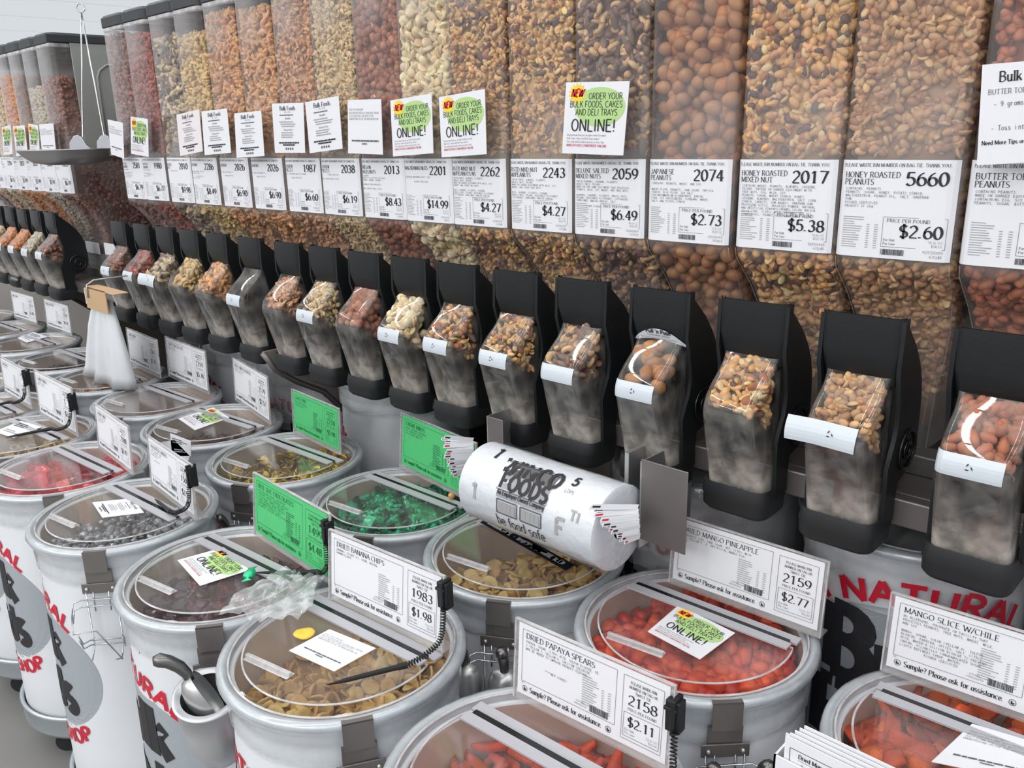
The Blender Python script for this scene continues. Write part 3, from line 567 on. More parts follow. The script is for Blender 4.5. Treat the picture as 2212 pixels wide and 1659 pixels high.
BINS = [
 ('toffee', (['BUTTER TOFFEE', 'PEANUTS'], '', '', G1, '', '', '', '', 1), 's', 'clear nut bin at the far right, label reads butter toffee peanuts', {}),
 ('honey', (['HONEY ROASTED', 'PEANUTS'], '5660', '$2.60', ['CONTAINS: PEANUTS.', 'PEANUTS, SUGAR, HONEY, POTATO STARCH,', 'MALTODEXTRIN, PEANUT OIL, SALT, XANTHAN', 'GUM.', 'KOSHER CERTIFIED.', 'PRODUCT OF USA.'], '16.3c OZ', '$74.10', '02/17/2019', '671241', 2), 'peel', 'clear bin of honey roasted peanuts, label reads 5660', {}),
 ('honeymix', (['HONEY ROASTED', 'MIXED NUT'], '2017', '$5.38', ['CONTAINS WHEAT, PEANUTS, ALMONDS, CASHEWS,', 'PECANS. PACKED ON SHARED EQUIPMENT WITH', 'TREE NUTS, EGG, MILK, SOY.', 'PEANUTS, SUGAR, WHEAT STARCH, HONEY,', 'CASHEWS, ALMONDS, MALTODEXTRIN, SALT, CORN', 'STARCH, CARROTS, GUM ARABIC, XANTHAN GUM,', 'PROPYLENE GLYCOL, MOLASSES POWDER, NATURAL', 'AND ARTIFICIAL FLAVORS(CARAMEL COLOR) RAISIN', 'JUICE CONC, CITRIC ACID, PECANS, VEG OIL', '(CANOLA OIL, PEANUT OIL, SUNFLOWER OIL)'], '33.6c OZ', '$127.78', '12/11/2018', '671245', 3), None, 'clear bin of honey roasted mixed nuts, label reads 2017', {}),
 (None, (['JAPANESE', 'PEANUTS'], '2074', '$2.73', ['CONTAINS: PEANUTS, WHEAT, AND SOY.', '', 'WHEAT FLOUR, PEANUTS, CANE SUGAR, TAPIOCA', 'STARCH, RICE FLOUR, SEA SALT,', 'SODIUM/AMMONIUM BICARBONATE, BAKING', 'SODA, SOY SAUCE(WATER, SOYBEANS, WHEAT,', 'SALT) AND POTATO STARCH'], '17.1c OZ', '$120.12', '02/27/2019', '671067', 4), 's', 'clear bin of brown egg-shaped coated peanuts, label reads 2074', {}),
 ('darkmix', (['DELUXE SALTED', 'MIXED NUTS'], '2059', '$6.49', ['ONION ALMONDS, CASHEWS, FILBERTS,', 'BRAZIL NUTS, PECANS.', 'MADE ON THE SAME EQUIPMENT THAT PROCESSES', 'PEANUTS, MILK, SOY, WHEAT, AND TREE NUTS.', '', 'ALMONDS, CASHEWS, FILBERTS, BRAZIL NUTS,', 'PECANS, VEGETABLE OIL(PEANUT, COTTONSEED,', 'SUNFLOWER, AND/OR CANOLA), SALT.', '', '        **MCP 678425'], '40.6c OZ', '$162.25', '02/26/2019', '671239', 5), 'blank', 'dusty clear bin of deluxe mixed nuts, label reads 2059', {}),
 ('mix', (['RSTD MXD NUT', 'W/PEANUTS'], '2243', '$4.27', mixi, '26.7c OZ', '$106.75', '08/18/2019', '671243', 6), 's', 'clear bin of salted mixed nuts, label reads 2243', {}),
 ('mix', (['RSTD MXD NUT', 'W/PEANUTS NS'], '2262', '$4.27', mixi, '26.7c OZ', '$106.75', '12/18/2019', '671244', 7), 's', 'clear bin of unsalted mixed nuts, label reads 2262', {}),
 ('mac', (['MACADAMIA NUTS'], '2201', '$14.99', ['CONTAINS MACADAMIA NUTS, SALT.', '', '          KOSHER CERTIFIED'], '93.7c OZ', '$712.03', '01/02/2019', '670567', 8), 's', 'clear bin of cream macadamia halves, label reads 2201', {}),
 ('hazel', (['OREGON', 'HAZELNUTS'], '2013', '$8.43', ['FILBERTS.', 'MADE IN A LINE THAT PROCESSES', 'PEANUT, ALMOND, CASHEWS.', '', 'CONTAINS TREE HAZELNUTS', '', 'MAY CONTAIN SHELL PIECES'], '52.7c OZ', '$208.02', '12/26/2019', '670588', 9), None, 'clear bin of brown hazelnuts, label reads 2013', {}),
 ('cashp', (['CASHEW', 'PIECES'], '2038', '$6.19', ['        KOSHER CERTIFIED', '', 'MAY CONTAIN SHELL PIECES'], '38.7c OZ', '$141.03', '11/06/2018', '671224', 10), 's', 'clear bin of pale cashew pieces, label reads 2038', {}),
 ('cashpt', (['CASHEW', 'PIECES'], '1987', '$6.60', ['OIL, SUNFLOWER AND/OR COTTONSEED', '', '        KOSHER CERTIFIED'], '41.3c OZ', '$150.35', '01/04/2019', '670009', 11), None, 'clear bin of tan cashew pieces, label reads 1987', {}),
 ('cashew', (['CASHEWS'], '2026', '$6.90', ['OIL AND/OR SUNFLOWER OIL.', '', '        KOSHER CERTIFIED'], '43.1c OZ', '$157.02', '01/20/2019', '671127', 12), 's', 'clear cashew bin labelled 2026 with an empty spout chute', {'chute_full': 0, 'fill': .40}),
 ('cashew', (['CASHEWS'], '2026', '$6.90', ['OIL AND/OR SUNFLOWER OIL.', '', '        KOSHER CERTIFIED'], '43.1c OZ', '$157.02', '01/20/2019', '671127', 13), None, 'clear cashew bin labelled 2026 with cashews showing in its chute', {}),
 ('cashw', (['CASHEWS'], '2286', '$8.49', ['CONTAINS CASHEWS, TREE NUT', 'MAY CONTAIN SHELL', '', '        KOSHER CERTIFIED', 'PRODUCT OF INDIA'], '53.0c OZ', '$210.10', '01/15/2019', '671140', 14), None, 'clear bin of pale whole cashews, label reads 2286', {'fill': .36}),
 ('brazil', (['BRAZIL', 'NUTS'], '2010', '$9.98', ['        KOSHER CERTIFIED'], '62.3c OZ', '$240.20', '01/15/2019', '671050', 15), 'peel', 'clear bin of brazil nuts, label reads 2010, sticker peeling off its chute', {'fill': .37}),
 ('redal', (['ROASTED', 'ALMONDS'], '1980', '$6.77', ['CONTAINS TREE NUTS', '', 'MAY CONTAIN SHELLS', '       KOSHER CERTIFIED', 'PRODUCT OF USA'], '42.3c OZ', '$160.33', '01/15/2019', '671060', 16), 's', 'clear bin of reddish almonds, label reads 1980', {'fill': .40}),
 ('almond', (['SALTED', 'ALMONDS'], '2581', '$6.79', ['NATURAL ALMONDS', '', 'MADE ON EQUIPMENT, SHARED,', '    WITH TREE NUTS', '        KOSHER CERTIFIED', 'SALT AND OIL ADDED'], '42.4c OZ', '$160.99', '01/15/2019', '671061', 17), 's', 'clear bin of almonds, label reads 2581, leftmost of the main row', {'fill': .415})]
for (nt_, spec, stk, lb, kw), lx, sx in zip(BINS, LX, SX): make_bin(lx, sx, nt_, lb, spec, stk, **kw)
LB = [('almond', (['ALMONDS'], '2035', '$6.19', ['KOSHER CERTIFIED', 'PRODUCT OF USA'], '38.7c OZ', '$120.10', '01/15/2019', '671062', 21), 's', 'clear bin of brown almonds beside the hanging scale pan, label price $6.19', {'fill': .30, 'last': True}),
 ('pist', (['NUT', 'MIX'], '2035', '$5.91', ['KOSHER CERTIFIED', 'MAY CONTAIN SHELL'], '36.9c OZ', '$119.10', '01/15/2019', '671063', 22), 's', 'clear bin of pale nuts, label price $5.91', {'fill': .27}),
 ('orange', (['PEANUTS'], '2037', '$3.99', ['KOSHER CERTIFIED', '', 'PRODUCT OF USA'], '24.9c OZ', '$89.10', '01/15/2019', '671064', 23), 's', 'clear bin with a low fill of orange nuts, label price $3.99', {'fill': .10}),
 ('orange', (['PEANUTS'], '2037', '$3.99', ['KOSHER CERTIFIED', '', 'PRODUCT OF USA'], '24.9c OZ', '$89.10', '01/15/2019', '671064', 24), 's', 'clear bin full of orange nuts, label price $3.99', {'fill': .34}),
 ('cashp', (['NUT', 'PIECES'], '2254', '$6.15', ['KOSHER CERTIFIED', 'PRODUCT OF USA'], '38.4c OZ', '$118.10', '01/15/2019', '671065', 25), 's', 'clear bin of pale nut pieces, label price $6.15, at the left edge', {'fill': .28}),
 ('honeymix', (['TRAIL', 'MIX'], '2120', '$4.15', ['PRODUCT OF USA'], '', '', '', '', 26), 's', 'clear trail mix bin beyond the left picture edge, nearer one', {'fill': .3}), ('almond', (['NUTS'], '2121', '$5.15', ['PRODUCT OF USA'], '', '', '', '', 27), 's', 'clear almond bin beyond the left picture edge, farther one', {'fill': .3})]
for (nt_, spec, stk, lb, kw), lx in zip(LB, (-4.555, -4.760, -4.965, -5.165, -5.370, -5.575, -5.78)): make_bin(lx, lx+.03, nt_, lb, spec, stk, group='nut bins in the left group', **kw)
# grey partition plate on the side of the last left bin
t = empty('partition_panel', (-4.343, 0, 0)); tag(t, 'grey partition panel with rounded raised border beside left almond bin', 'panel')
MB().box((0, 1.60, -.06), (.008, 2.12, .452)).obj('plate', 'panel_grey', t, bevel=.002)
P = [(y, z) for y, z in [(1.70, -.05), (1.70, .30), (1.715, .335), (1.75, .36), (2.10, .375)]]
MB().tube([(.010, y, z) for y, z in P], .006, 8).obj('raised_border', 'panel_grey', t, smooth=True)
MB().box((-.0, 1.50, .452), (.012, 2.13, .486)).obj('top_rail', 'lid_black', t, bevel=.003)
# brown egg-shaped peanuts: each one its own
egg = bpy.data.meshes.new('coated_peanut'); eV, eF = SH['egg']; egg.from_pydata([tuple(v) for v in eV], [], [tuple(f) for f in eF]); egg.polygons.foreach_set('use_smooth', np.ones(len(eF), dtype=bool))
mat('peanut_coat', (190, 132, 82), .5, var=.25, vscale=70); mat('peanut_coat2', (172, 116, 72), .5, var=.25, vscale=70); eggs = []
for mm in ('peanut_coat', 'peanut_coat2'):
    e2 = egg.copy(); e2.materials.append(M[mm]); eggs.append(e2)
xc = LX[3]+.1015; pts = []
def far(p, d): return all((p[0]-q[0])**2+(p[1]-q[1])**2+(p[2]-q[2])**2 > d*d for q in pts)
tries = 0
while len(pts) < 286 and tries < 26000:
    tries += 1; z = random.uniform(-.50, .30)
    if -.238 < z < -.036: continue
    p = path_points([z], [random.random()], [random.choice((.0222, .0222, .0222, .040))], .07)[0]
    if far(p, .0262): pts.append(tuple(p))
for _ in range(22):
    z = random.uniform(-.50, -.425); pts.append((SX[3]+.073-xc+random.uniform(-.038, .038), random.uniform(chy(z)+.017, 1.43), z))
for p in pts:
    o = bpy.data.objects.new('coated_peanut', random.choice(eggs)); COL.objects.link(o); o.location = (p[0]+xc, p[1], p[2]); o.rotation_euler = (random.uniform(0, 3), random.uniform(0, 3), random.uniform(0, 3)); s = random.uniform(.88, 1.08); o.scale = (s, s, s)
    tag(o, 'brown egg-shaped coated peanut inside the bin labelled 2074', 'peanut', 'coated peanuts in the bin labelled 2074')
P = path_points(rng.uniform(-.5, .27, 420), rng.random(420), rng.uniform(.042, .066, 420), .07)
o = bigmesh('coated_peanuts', scatter([('egg', 1, (186, 118, 70), 1)], P), 'nut'); o.location.x = xc; tag(o, 'deeper mass of brown coated peanuts behind those against the plastic in bin 2074', 'peanuts', kind='stuff')
# crescent maker's plate on one housing
t = [o for o in bpy.data.objects if o.type == 'EMPTY' and o.get('label', '').startswith('clear bin of brown egg')][0]; dx = SX[3]+.073-xc
m = MB(); A = [(x, -.405+.016*math.sqrt(max(0, 1-(x/.068)**2))) for x in np.linspace(-.066, .066, 17)]; B = [(x, -.424+.012*(1-(x/.066)**2)) for x in np.linspace(.066, -.066, 17)]
A = [(x, -.386-.000-.030*(x/.066)**2-.002) for x in np.linspace(-.066, .066, 17)]; B = [(x, -.411-.010*(x/.066)**2) for x in np.linspace(.066, -.066, 17)]
yy = lambda z: float(np.interp(-z, [.372, .395, .418, .428], [1.418, 1.424, 1.432, 1.436]))-.002+.0
def onh(x, z, l=0):
    u = x; edge = max(0, abs(x)-.05); return (dx+x*.99, yy(z)+edge*edge*18-.0005*l, z)
m = MB().loft([[onh(*p) for p in A], [onh((a[0]), (a[1]+b[1])/2) for a, b in zip(A, B[::-1])], [onh(*p) for p in B[::-1]]]); pl = m.obj('name_plate', 'sticker', t)
p = Print(); p.text("Pull 'n Push", 0, -.3985, .0085, 'ink', 'heavy', width=.062, align='c'); p.text('Controlled Action', 0, -.4045, .0038, 'ink', 'sans', bold=.6, width=.056, align='c', step=60); p.text('Pull Slowly, Repeat Action to Loosen Food', 0, -.4105, .0032, 'ink', 'sans', width=.088, align='c', step=90)
p.build(lambda x, y, l: onh(x, y-.10*x*x*2, 1+l), pl)
# ================================================================ cards
def lerp4(c, u, v):
    TL, TR_, BR_, BL = c; return (TL*(1-u)+TR_*u)*v+(BL*(1-u)+BR_*u)*(1-v)
def star(cx, cy, r0, r1, n): return [(cx+(r0 if i % 2 else r1)*cos(pi*i/n), cy+(r0 if i % 2 else r1)*sin(pi*i/n)) for i in range(2*n)]
def design(kind, seed=0):
    p = Print()
    if kind == 'online':
        p.poly([(.57+.40*cos(a*pi/16), .66+.27*sin(a*pi/16)) for a in range(32)], 'leaf_green'); p.poly(star(.20, .845, .10, .155, 15), 'burst')
        p.text('NEW', .20, .80, .105, 'ink_red', 'heavy', width=.20, align='c', slant=.25)
        p.text('ORDER YOUR', .92, .765, .085, 'ink', 'sans', width=.53, align='r'); p.text('BULK FOODS, CAKES', .93, .655, .085, 'ink', 'sans', width=.84, align='r'); p.text('AND DELI TRAYS', .86, .545, .085, 'ink', 'sans', width=.67, align='r')
        p.text('ONLINE!', .13, .325, .165, 'ink', 'sans', bold=.3, width=.72)
        for i, tx in enumerate(('Did you know that you can place orders for select', 'Bulk foods, Cakes and Deli Trays online?', 'Your order will be ready to pick-up in-store. Visit')): p.text(tx, .07, .255-i*.048, .028, 'ink_soft', 'sans', width=(.64, .54, .62)[i], step=90)
        p.text('WINCOFOODS.COM/ORDER-ONLINE', .07, .105, .034, 'ink_url', 'sans', bold=.5, width=.66, step=60)
    elif kind == 'bulk':
        p.text('Bulk Foods', .5, .86, .085, 'ink_soft', 'bold', width=.5, align='c', step=60); p.text('Bin # 2026', .5, .81, .035, 'ink_soft', 'sans', align='c', step=90)
        filler(p, .24, .775, .54, 1, .04, 'ink_soft', seed); p.text('Benefits', .5, .68, .04, 'ink', 'serif', align='c', step=90)
        for i in range(3): filler(p, .22+.03*i, .64-i*.045, .55, 1, .04, 'ink_pale', seed+i)
        p.text('Recipes/Uses', .5, .45, .038, 'ink', 'serif', align='c', step=90)
        for i in range(3): filler(p, .26, .42-i*.045, .46, 1, .04, 'ink_pale', seed+5+i)
        filler(p, .17, .22, .68, 1, .05, 'ink', seed, .05, .6); filler(p, .3, .175, .4, 1, .05, 'ink', seed+1, .1, .6)
        for i in range(4): p.rect(.38+i*.07, .06, .42+i*.07, .105, 'ink_soft')
    elif kind == 'plain':
        p.text('DID YOU KNOW?', .06, .80, .04, 'ink_soft', 'sans', step=90)
        for i, tx in enumerate(('MOST RECIPES ARE ALSO AVAILABLE ONLINE', 'JUST SCAN THE CODE WITH YOUR', 'SMARTPHONE OR USE THE WEBLINK BELOW')): p.text(tx, .05, .74-i*.055, .036, 'ink_soft', 'sans', width=(.88, .72, .86)[i], step=90)
        filler(p, .12, .26, .8, 1, .06, 'ink_soft', seed, .05, .5); filler(p, .42, .20, .16, 1, .05, 'ink_soft', seed)
    elif kind == 'butter':
        p.text('Bulk Foods', .5, .82, .10, 'ink', 'bold', width=.62, align='c'); p.text('BUTTER TOFFEE PEANUTS', .5, .70, .05, 'ink_soft', 'serif', align='c'); p.text('- 9 grams of Protein', .5, .58, .05, 'ink_soft', 'mono', align='c', step=60); p.text('- Toss into Trail Mix', .5, .34, .05, 'ink_soft', 'mono', align='c', step=60); p.text('Need More Tips or have questions? Visit', .5, .2, .042, 'ink', 'serif', bold=.8, align='c', step=60)
    elif kind == 'lid':
        for i in range(3): filler(p, .1, .85-i*.09, .75, 1, .09, 'ink_soft', seed+i)
        filler(p, .15, .35, .7, 2, .1, 'ink_pale', seed)
    return p
def card(px, plane, kind, label, paper='paper', group=None, name='notice_card', th=.0012, cat='card', zoff=None):
    c = [plane(*q) for q in px]; c = [np.array(v, float) for v in c]; nrm = np.cross(c[1]-c[0], c[3]-c[0]); nrm /= np.linalg.norm(nrm)
    if nrm@(-c[0]) < 0: nrm = -nrm
    base = c[3].copy()
    t = empty(name, base); tag(t, label, cat, group); c = [v-base for v in c]
    mesh_obj('sheet', [v for v in c]+[v-nrm*th for v in c], [(0, 1, 2, 3), (7, 6, 5, 4), (0, 4, 5, 1), (1, 5, 6, 2), (2, 6, 7, 3), (3, 7, 4, 0)], paper, t)
    d = design(kind, len(label))
    if d.F: d.build(lambda x, y, l: lerp4(c, x, y)+nrm*(.0004+.0003*l), t)
    return t
YC = lambda x, y: ony(x, y, 1.472)
UC = [([(232, 258), (265, 265), (268, 343), (240, 333)], 'plain', 'small tilted white notice card leaning left over the scale pan'), ([(282, 252), (319, 257), (321, 339), (283, 332)], 'online', 'small online-order card above bin label 1980'),
 ([(381, 248), (430, 236), (438, 327), (389, 337)], 'bulk', 'pinkish tip card above bin label 2286'), ([(435, 241), (490, 234), (499, 330), (442, 335)], 'bulk', 'white tip card above bin label 2026, right beside the pinkish one'),
 ([(506, 245), (564, 239), (571, 337), (511, 341)], 'bulk', 'white tip card between the pinkish card and the pair on the cashew pieces'), ([(587, 224), (655, 222), (659, 330), (594, 330)], 'bulk', 'white tip card above bin label 1987'),
 ([(659, 221), (731, 207), (740, 321), (669, 331)], 'bulk', 'tilted white tip card above bin label 2038'), ([(751, 216), (823, 214), (827, 334), (752, 331)], 'plain', 'white card with lines of small capitals above bin label 2013'),
 ([(843, 217), (932, 202), (936, 331), (849, 338)], 'online', 'tilted online-order card over the cream macadamia bin'), ([(948, 210), (1047, 192), (1051, 333), (954, 340)], 'online', 'tilted online-order card over the mixed nut bin right of the macadamias'),
 ([(1223, 178), (1360, 175), (1346, 336), (1214, 331)], 'online', 'large online-order card in front of bin 2059'), ([(2122, 140), (2330, 122), (2330, 345), (2110, 357)], 'butter', 'large white tip card at the right edge over bin of toffee peanuts'),
 ([(4, 275), (23, 270), (27, 333), (8, 335)], 'online', 'small online-order card at the left edge, leftmost of its three'), ([(28, 273), (53, 270), (60, 334), (35, 338)], 'online', 'small online-order card, middle one of the three at the left edge'),
 ([(61, 267), (82, 271), (86, 334), (65, 333)], 'online', 'small online-order card, right one of three, partly behind scale pan'), ([(84, 269), (115, 266), (121, 330), (91, 330)], 'plain', 'small plain card behind the left end of the scale pan')]
for px, kd, lb in UC:
    t = card(px, YC, kd, lb, 'paper_pink' if lb.startswith('pinkish') else 'paper', group='cards clipped above the bin labels')
    a, b = [np.array(YC(*q)) for q in (px[3], px[2])]; c_ = (a+b)/2-a
    MB().box((c_[0]-.012, .001, .002), (c_[0]+.012, .046, .012)).obj('clip', 'acrylic', t)
# ================================================================ drums
H0 = -.93
def wob(seed, amp): 
    r = random.Random(seed); K = [(r.randint(5, 40), r.uniform(0, 6.3), r.uniform(.3, 1)) for _ in range(7)]
    return lambda a: amp*sum(c*sin(k*a+p) for k, p, c in K)/3
def b_body():
    return MB().lathe([(.202, -.03), (.202, -.70), (.02, -.70), (.02, -.735), (.222, -.735), (.226, -.72), (.2245, -.60), (.222, -.40), (.218, -.2), (.2135, -.105), (.213, -.095), (.2155, -.09), (.216, -.07), (.2135, -.066), (.2135, -.052), (.217, -.048), (.217, -.012), (.21, -.008), (.202, -.008), (.202, -.03)], 72).obj('body', 'drum_white', smooth=True)
def b_inner(): return MB().lathe([(.2012, -.012), (.2012, -.35)], 56).obj('inner_bag', 'inner_tan', smooth=True)  # tan tint colours in reflected light and shade from the contents
def b_ring(): return MB().tube([(.222*cos(2*pi*i/72), .222*sin(2*pi*i/72), -.006) for i in range(72)], .0105, 10, closed=True).obj('rim_ring', 'rim_alu', smooth=True)
def b_dolly():
    m = MB().lathe([(.20, -.775), (.236, -.775), (.238, -.765), (.238, -.715), (.243, -.706), (.236, -.700), (.230, -.706), (.229, -.742), (.20, -.742)], 56); return m.obj('dolly', 'rim_alu', smooth=True)
def b_caster():
    m = MB(); m.tube([(-.012, 0, 0), (.012, 0, 0)], .036, 18); m.box((-.017, -.012, 0), (.017, .012, .045)); return m.obj('caster', 'black_rubber')
def b_liner(seed):
    f = wob(seed, .0035); f2 = wob(seed+9, .006)
    return MB().lathe([(.206, -.10), (.207, -.02), (.212, .003), (.221, .0068), (.231, .004), (.2345, -.006), (.229, -.018), (.222, -.03), (.2205, -.06), (.2195, -.085)], 120, wob=lambda a, r, z: ((abs(f(a*1.0))*.8 if z < -.02 and r > .215 else abs(f(a))*.25), f2(a) if z < -.08 and r > .215 else 0)).obj('liner', 'liner', smooth=True)
def arcpts(r, y0, n=40):
    a0 = -math.asin(min(1, y0/r)) if y0 > 0 else math.asin(-y0/r); st = pi+math.asin(y0/r) if False else None
    s0 = math.asin(y0/r); return [(r*cos(pi-s0+(pi+2*s0)*i/n), r*sin(pi-s0+(pi+2*s0)*i/n)) for i in range(n+1)]
def b_lidplate():
    m = MB().lathe([(0.001, .004), (.205, .004), (.2125, .003), (.2135, -.004)], 72); return m.obj('lid', 'lid_clear')
def b_lidlip(): return MB().tube([(.2115*cos(2*pi*i/72), .2115*sin(2*pi*i/72), .0045) for i in range(72)], .0024, 6, closed=True).obj('lid_edge', 'lid_edge', smooth=True)
def b_flap():
    P = arcpts(.186, .042); return MB().prism(P, lambda p: (p[0], p[1], .0125), lambda p: (p[0], p[1], .0085)).obj('flap', 'lid_clear')
def b_flapedge():
    P = arcpts(.186, .042); return MB().tube([(x, y, .0105) for x, y in P], .0021, 6, closed=True).obj('flap_edge', 'lid_edge', smooth=True)
def b_handle(): return MB().box((-.058, -.004, .013), (.058, .004, .022)).box((-.058, -.010, .013), (.058, .010, .0155)).obj('flap_handle', 'lid_edge', bevel=.001)
def b_hinge():
    m = MB(); m.box((-.175, .026, .013), (.175, .047, .0165)); m.box((-.18, .060, .006), (.18, .084, .0105)); return m.obj('hinge_strip', 'strip_grey')
def b_hinge2(): return MB().box((-.168, .0475, .0128), (.168, .0595, .0150)).obj('hinge_gap', 'black_gloss')
def decal(par, ang, r0, sc_=1.0, dy=0, dr=0):
    """flat decal (circle, red and black lettering) wrapped round the drum wall"""
    p = Print(); C_ = -.365; ra, rb = .245, .178
    for j in range(-12, 12):
        ya, yb = j*rb/12, (j+1)*rb/12; xa, xb = ra*math.sqrt(max(0, 1-(j/12)**2)), ra*math.sqrt(max(0, 1-((j+1)/12)**2)); n = 22
        for i in range(n): p.poly([(-xa+2*xa*i/n, ya), (-xa+2*xa*(i+1)/n, ya), (-xb+2*xb*(i+1)/n, yb), (-xb+2*xb*i/n, yb)], 'decal_grey')
    p.text('Bulk', 0, .030, .118, 'ink', 'brush', width=.275, align='c', slant=-.05, step=24, bold=.1); p.text('Foods', .002, -.105, .112, 'ink', 'brush', width=.305, align='c', slant=-.02, step=24, bold=-.1)
    p.text('A NATURAL', 0, .007, .038, 'ink_red', 'heavy', width=.345, align='c', bend=(ra, rb, 0, 1), step=30); p.text('WAY TO SHOP', 0, -.046, .038, 'ink_red', 'heavy', width=.345, align='c', bend=(ra, rb, 0, -1), step=30)
    V = []
    rad = lambda z: dr+float(np.interp(-z, [.095, .105, .2, .4, .6, .72], [.2135, .2135, .218, .222, .2245, .226]))
    p.V = [(a*sc_, b*sc_+dy, c) for a, b, c in p.V]
    o = p.build(lambda x, y, l: ((rad(C_+y)+.0006+.0009*l)*cos(ang+x/.219), (rad(C_+y)+.0006+.0009*l)*sin(ang+x/.219), C_+y), par, 'decal'); return o
def b_strap():
    m = MB(); m.box((.2335, -.026, -.048), (.2355, .026, -.006)); m.box((.222, -.026, .004), (.2355, .026, .006)); m.box((.2335, -.026, -.006), (.2355, .026, .006)); m.box((.222, -.030, -.088), (.228, .030, -.046)); return m.obj('hasp', 'steel_dark')
def b_plate():
    m = MB(); m.box((.2290, -.042, -.104), (.2325, .042, -.078)); return m.obj('rack_plate', 'steel_dark', bevel=.001)
def b_rivet():
    m = MB()
    m.sphere((.2335, 0, -.091), .0048, 8, 5)
    return m.obj('rivet', 'steel', smooth=True)
def b_rack():
    m = MB(); r = .0019
    for s in (-1, 1):
        m.tube([(.231, s*.034, -.10), (.236, s*.034, -.24), (.262, s*.034, -.268), (.285, s*.030, -.255)], r, 6)
        m.tube([(.231, s*.018, -.10), (.234, s*.018, -.15)], r, 6)
    for z, dz in ((-.118, 0), (-.136, 0)): m.tube([(.262, -.062, z-.028), (.250, -.060, z), (.236, -.048, z), (.234, .048, z), (.250, .060, z), (.262, .062, z-.028)], r, 6)
    for z in (-.225, -.238): m.tube([(.275, -.050, z+.035), (.262, -.048, z+.004), (.240, -.040, z), (.240, .040, z), (.262, .048, z+.004), (.275, .050, z+.035)], r, 6)
    m.tube([(.262, -.062, -.146), (.300, -.05, -.170), (.300, .004, -.166), (.262, .036, -.27)], r, 6)
    return m.obj('scoop_rack', 'chrome', smooth=True)
DR = {}
def make_drum(key, x, y, lab, yaw=0, hasp=-35, dec=-71, lid=True, group='white bulk food drums', rack=True, dolly=True, flap=True, h=H0):
    t = empty('food_drum', (x, y, h)); tag(t, lab, 'drum', group)
    shared('body', t, b_body); shared('rim_ring', t, b_ring); shared('inner_bag', t, b_inner)
    o = b_liner(len(key)*7+int(abs(x*10))); o.parent = t
    o = shared('dolly', t, b_dolly)
    for a in (20, 140, 200, 300):
        c = cached('caster', b_caster); c.parent = t; c.location = (.185*cos(R(a)), .185*sin(R(a)), -.818); c.rotation_euler = (0, 0, R(a+30))
    if dec is not None:
        if key == 'b2': d = decal(None, 0, .22, 1.2, .035, .008)
        elif 'decal' not in _c: _c['decal'] = decal(None, 0, .22); d = _c['decal']
        else: d = _c['decal'].copy(); COL.objects.link(d)
        d.parent = t; d.rotation_euler = (0, 0, R(dec))
    if lid:
        L = shared('lid_d', t, b_lidplate)
        L.rotation_euler = (0, 0, yaw); shared('lid_edge', L, b_lidlip)
        if flap:
            for nm, f in (('flap', b_flap), ('flap_edge', b_flapedge), ('flap_handle', b_handle), ('hinge_strip', b_hinge), ('hinge_gap', b_hinge2)):
                o = shared(nm+'_d', L, f)
                if nm == 'flap_handle': o.location = (-.045, -.138, 0); o.rotation_euler = (0, 0, .1)
    if hasp is not None:
        Hh = shared('hasp', t, b_strap); Hh.rotation_euler = (0, 0, R(hasp))
        if rack:
            pl = shared('rack_plate', t, b_plate); pl.rotation_euler = (0, 0, R(hasp))
            for s_ in (-1, 1): rv = shared('rivet', pl, b_rivet); rv.location = (0, s_*.030, 0)
            rk = shared('scoop_rack', t, b_rack); rk.rotation_euler = (0, 0, R(hasp))
    if not flap: MB().lathe([(.0005, -.035), (.12, -.03), (.19, -.045), (.2005, -.02)], 48).obj('bag_fill', 'bag_white', t, smooth=True)
    DR[key] = (x, y, h, yaw, t); return t
D = [('banana', -1.215, .775, 'white drum holding banana chips in front, black pen lying on its lid', .09, -30, -97), ('mangop', -.753, 1.270, 'white drum of red dried mango pineapple with online-order card on lid', .04, -44, -120), ('papaya', -.709, .755, 'white drum of orange papaya spears at the bottom edge', .06, -60, -100),
 ('chile', -.235, 1.255, 'white drum of orange mango slices at the lower right corner', .05, -75, -130), ('choc', -1.654, .766, 'white drum of dark wrapped chocolates with a steel cup on its side', .08, -36, -104), ('silver', -2.152, .748, 'white drum of silver wrapped candies with an empty wire rack', .07, -40, -115),
 ('mint', -1.666, 1.269, 'white drum of green wrapped mints', .03, -60, -120), ('coins', -2.174, 1.240, 'white drum of gold coin candies', .05, -64, -120), ('bananaL', -1.216, 1.279, 'white drum of banana chips under the bag roll, embossed strip on lid', .05, -60, -120),
 ('dark', -2.640, 1.245, 'white drum of brown candies with online-order card on its lid', .08, -60, -120), ('J', -3.081, 1.249, 'white drum with nearly empty clear lid in the back row, sign reads 2319', .05, -60, -120), ('red', -2.606, .761, 'white drum of red wrapped candies near the left edge', .08, -28, -108),
 ('J2', -3.54, 1.247, 'white drum with orange candies beneath the hanging white bags', .05, -60, -120), ('red2', -3.03, .761, 'white drum of ring candies at the left edge, pen lying on lid', .08, -28, -105), ('J3', -4.01, 1.247, 'white drum of dark brown candy left of the white bag bundle', .05, -55, -120),
 ('red3', -3.46, .761, 'white drum at the left edge, second pen sign standing on it', .05, -30, -105), ('J4', -4.50, 1.247, 'white drum in the far back row with a small card on its lid', .05, -55, -120), ('J5', -4.99, 1.247, 'white drum at the far left end of the back row', .05, -55, -120), ('J6', -5.48, 1.247, 'white drum beyond the left picture edge in the back row', .05, -55, -120), ('red4', -3.92, .761, 'white drum beyond the left picture edge in the front row', .05, -30, -105)]
for k, x, y, lb, yw, hs, dc in D: make_drum(k, x, y, lb, yw, hs, dc)
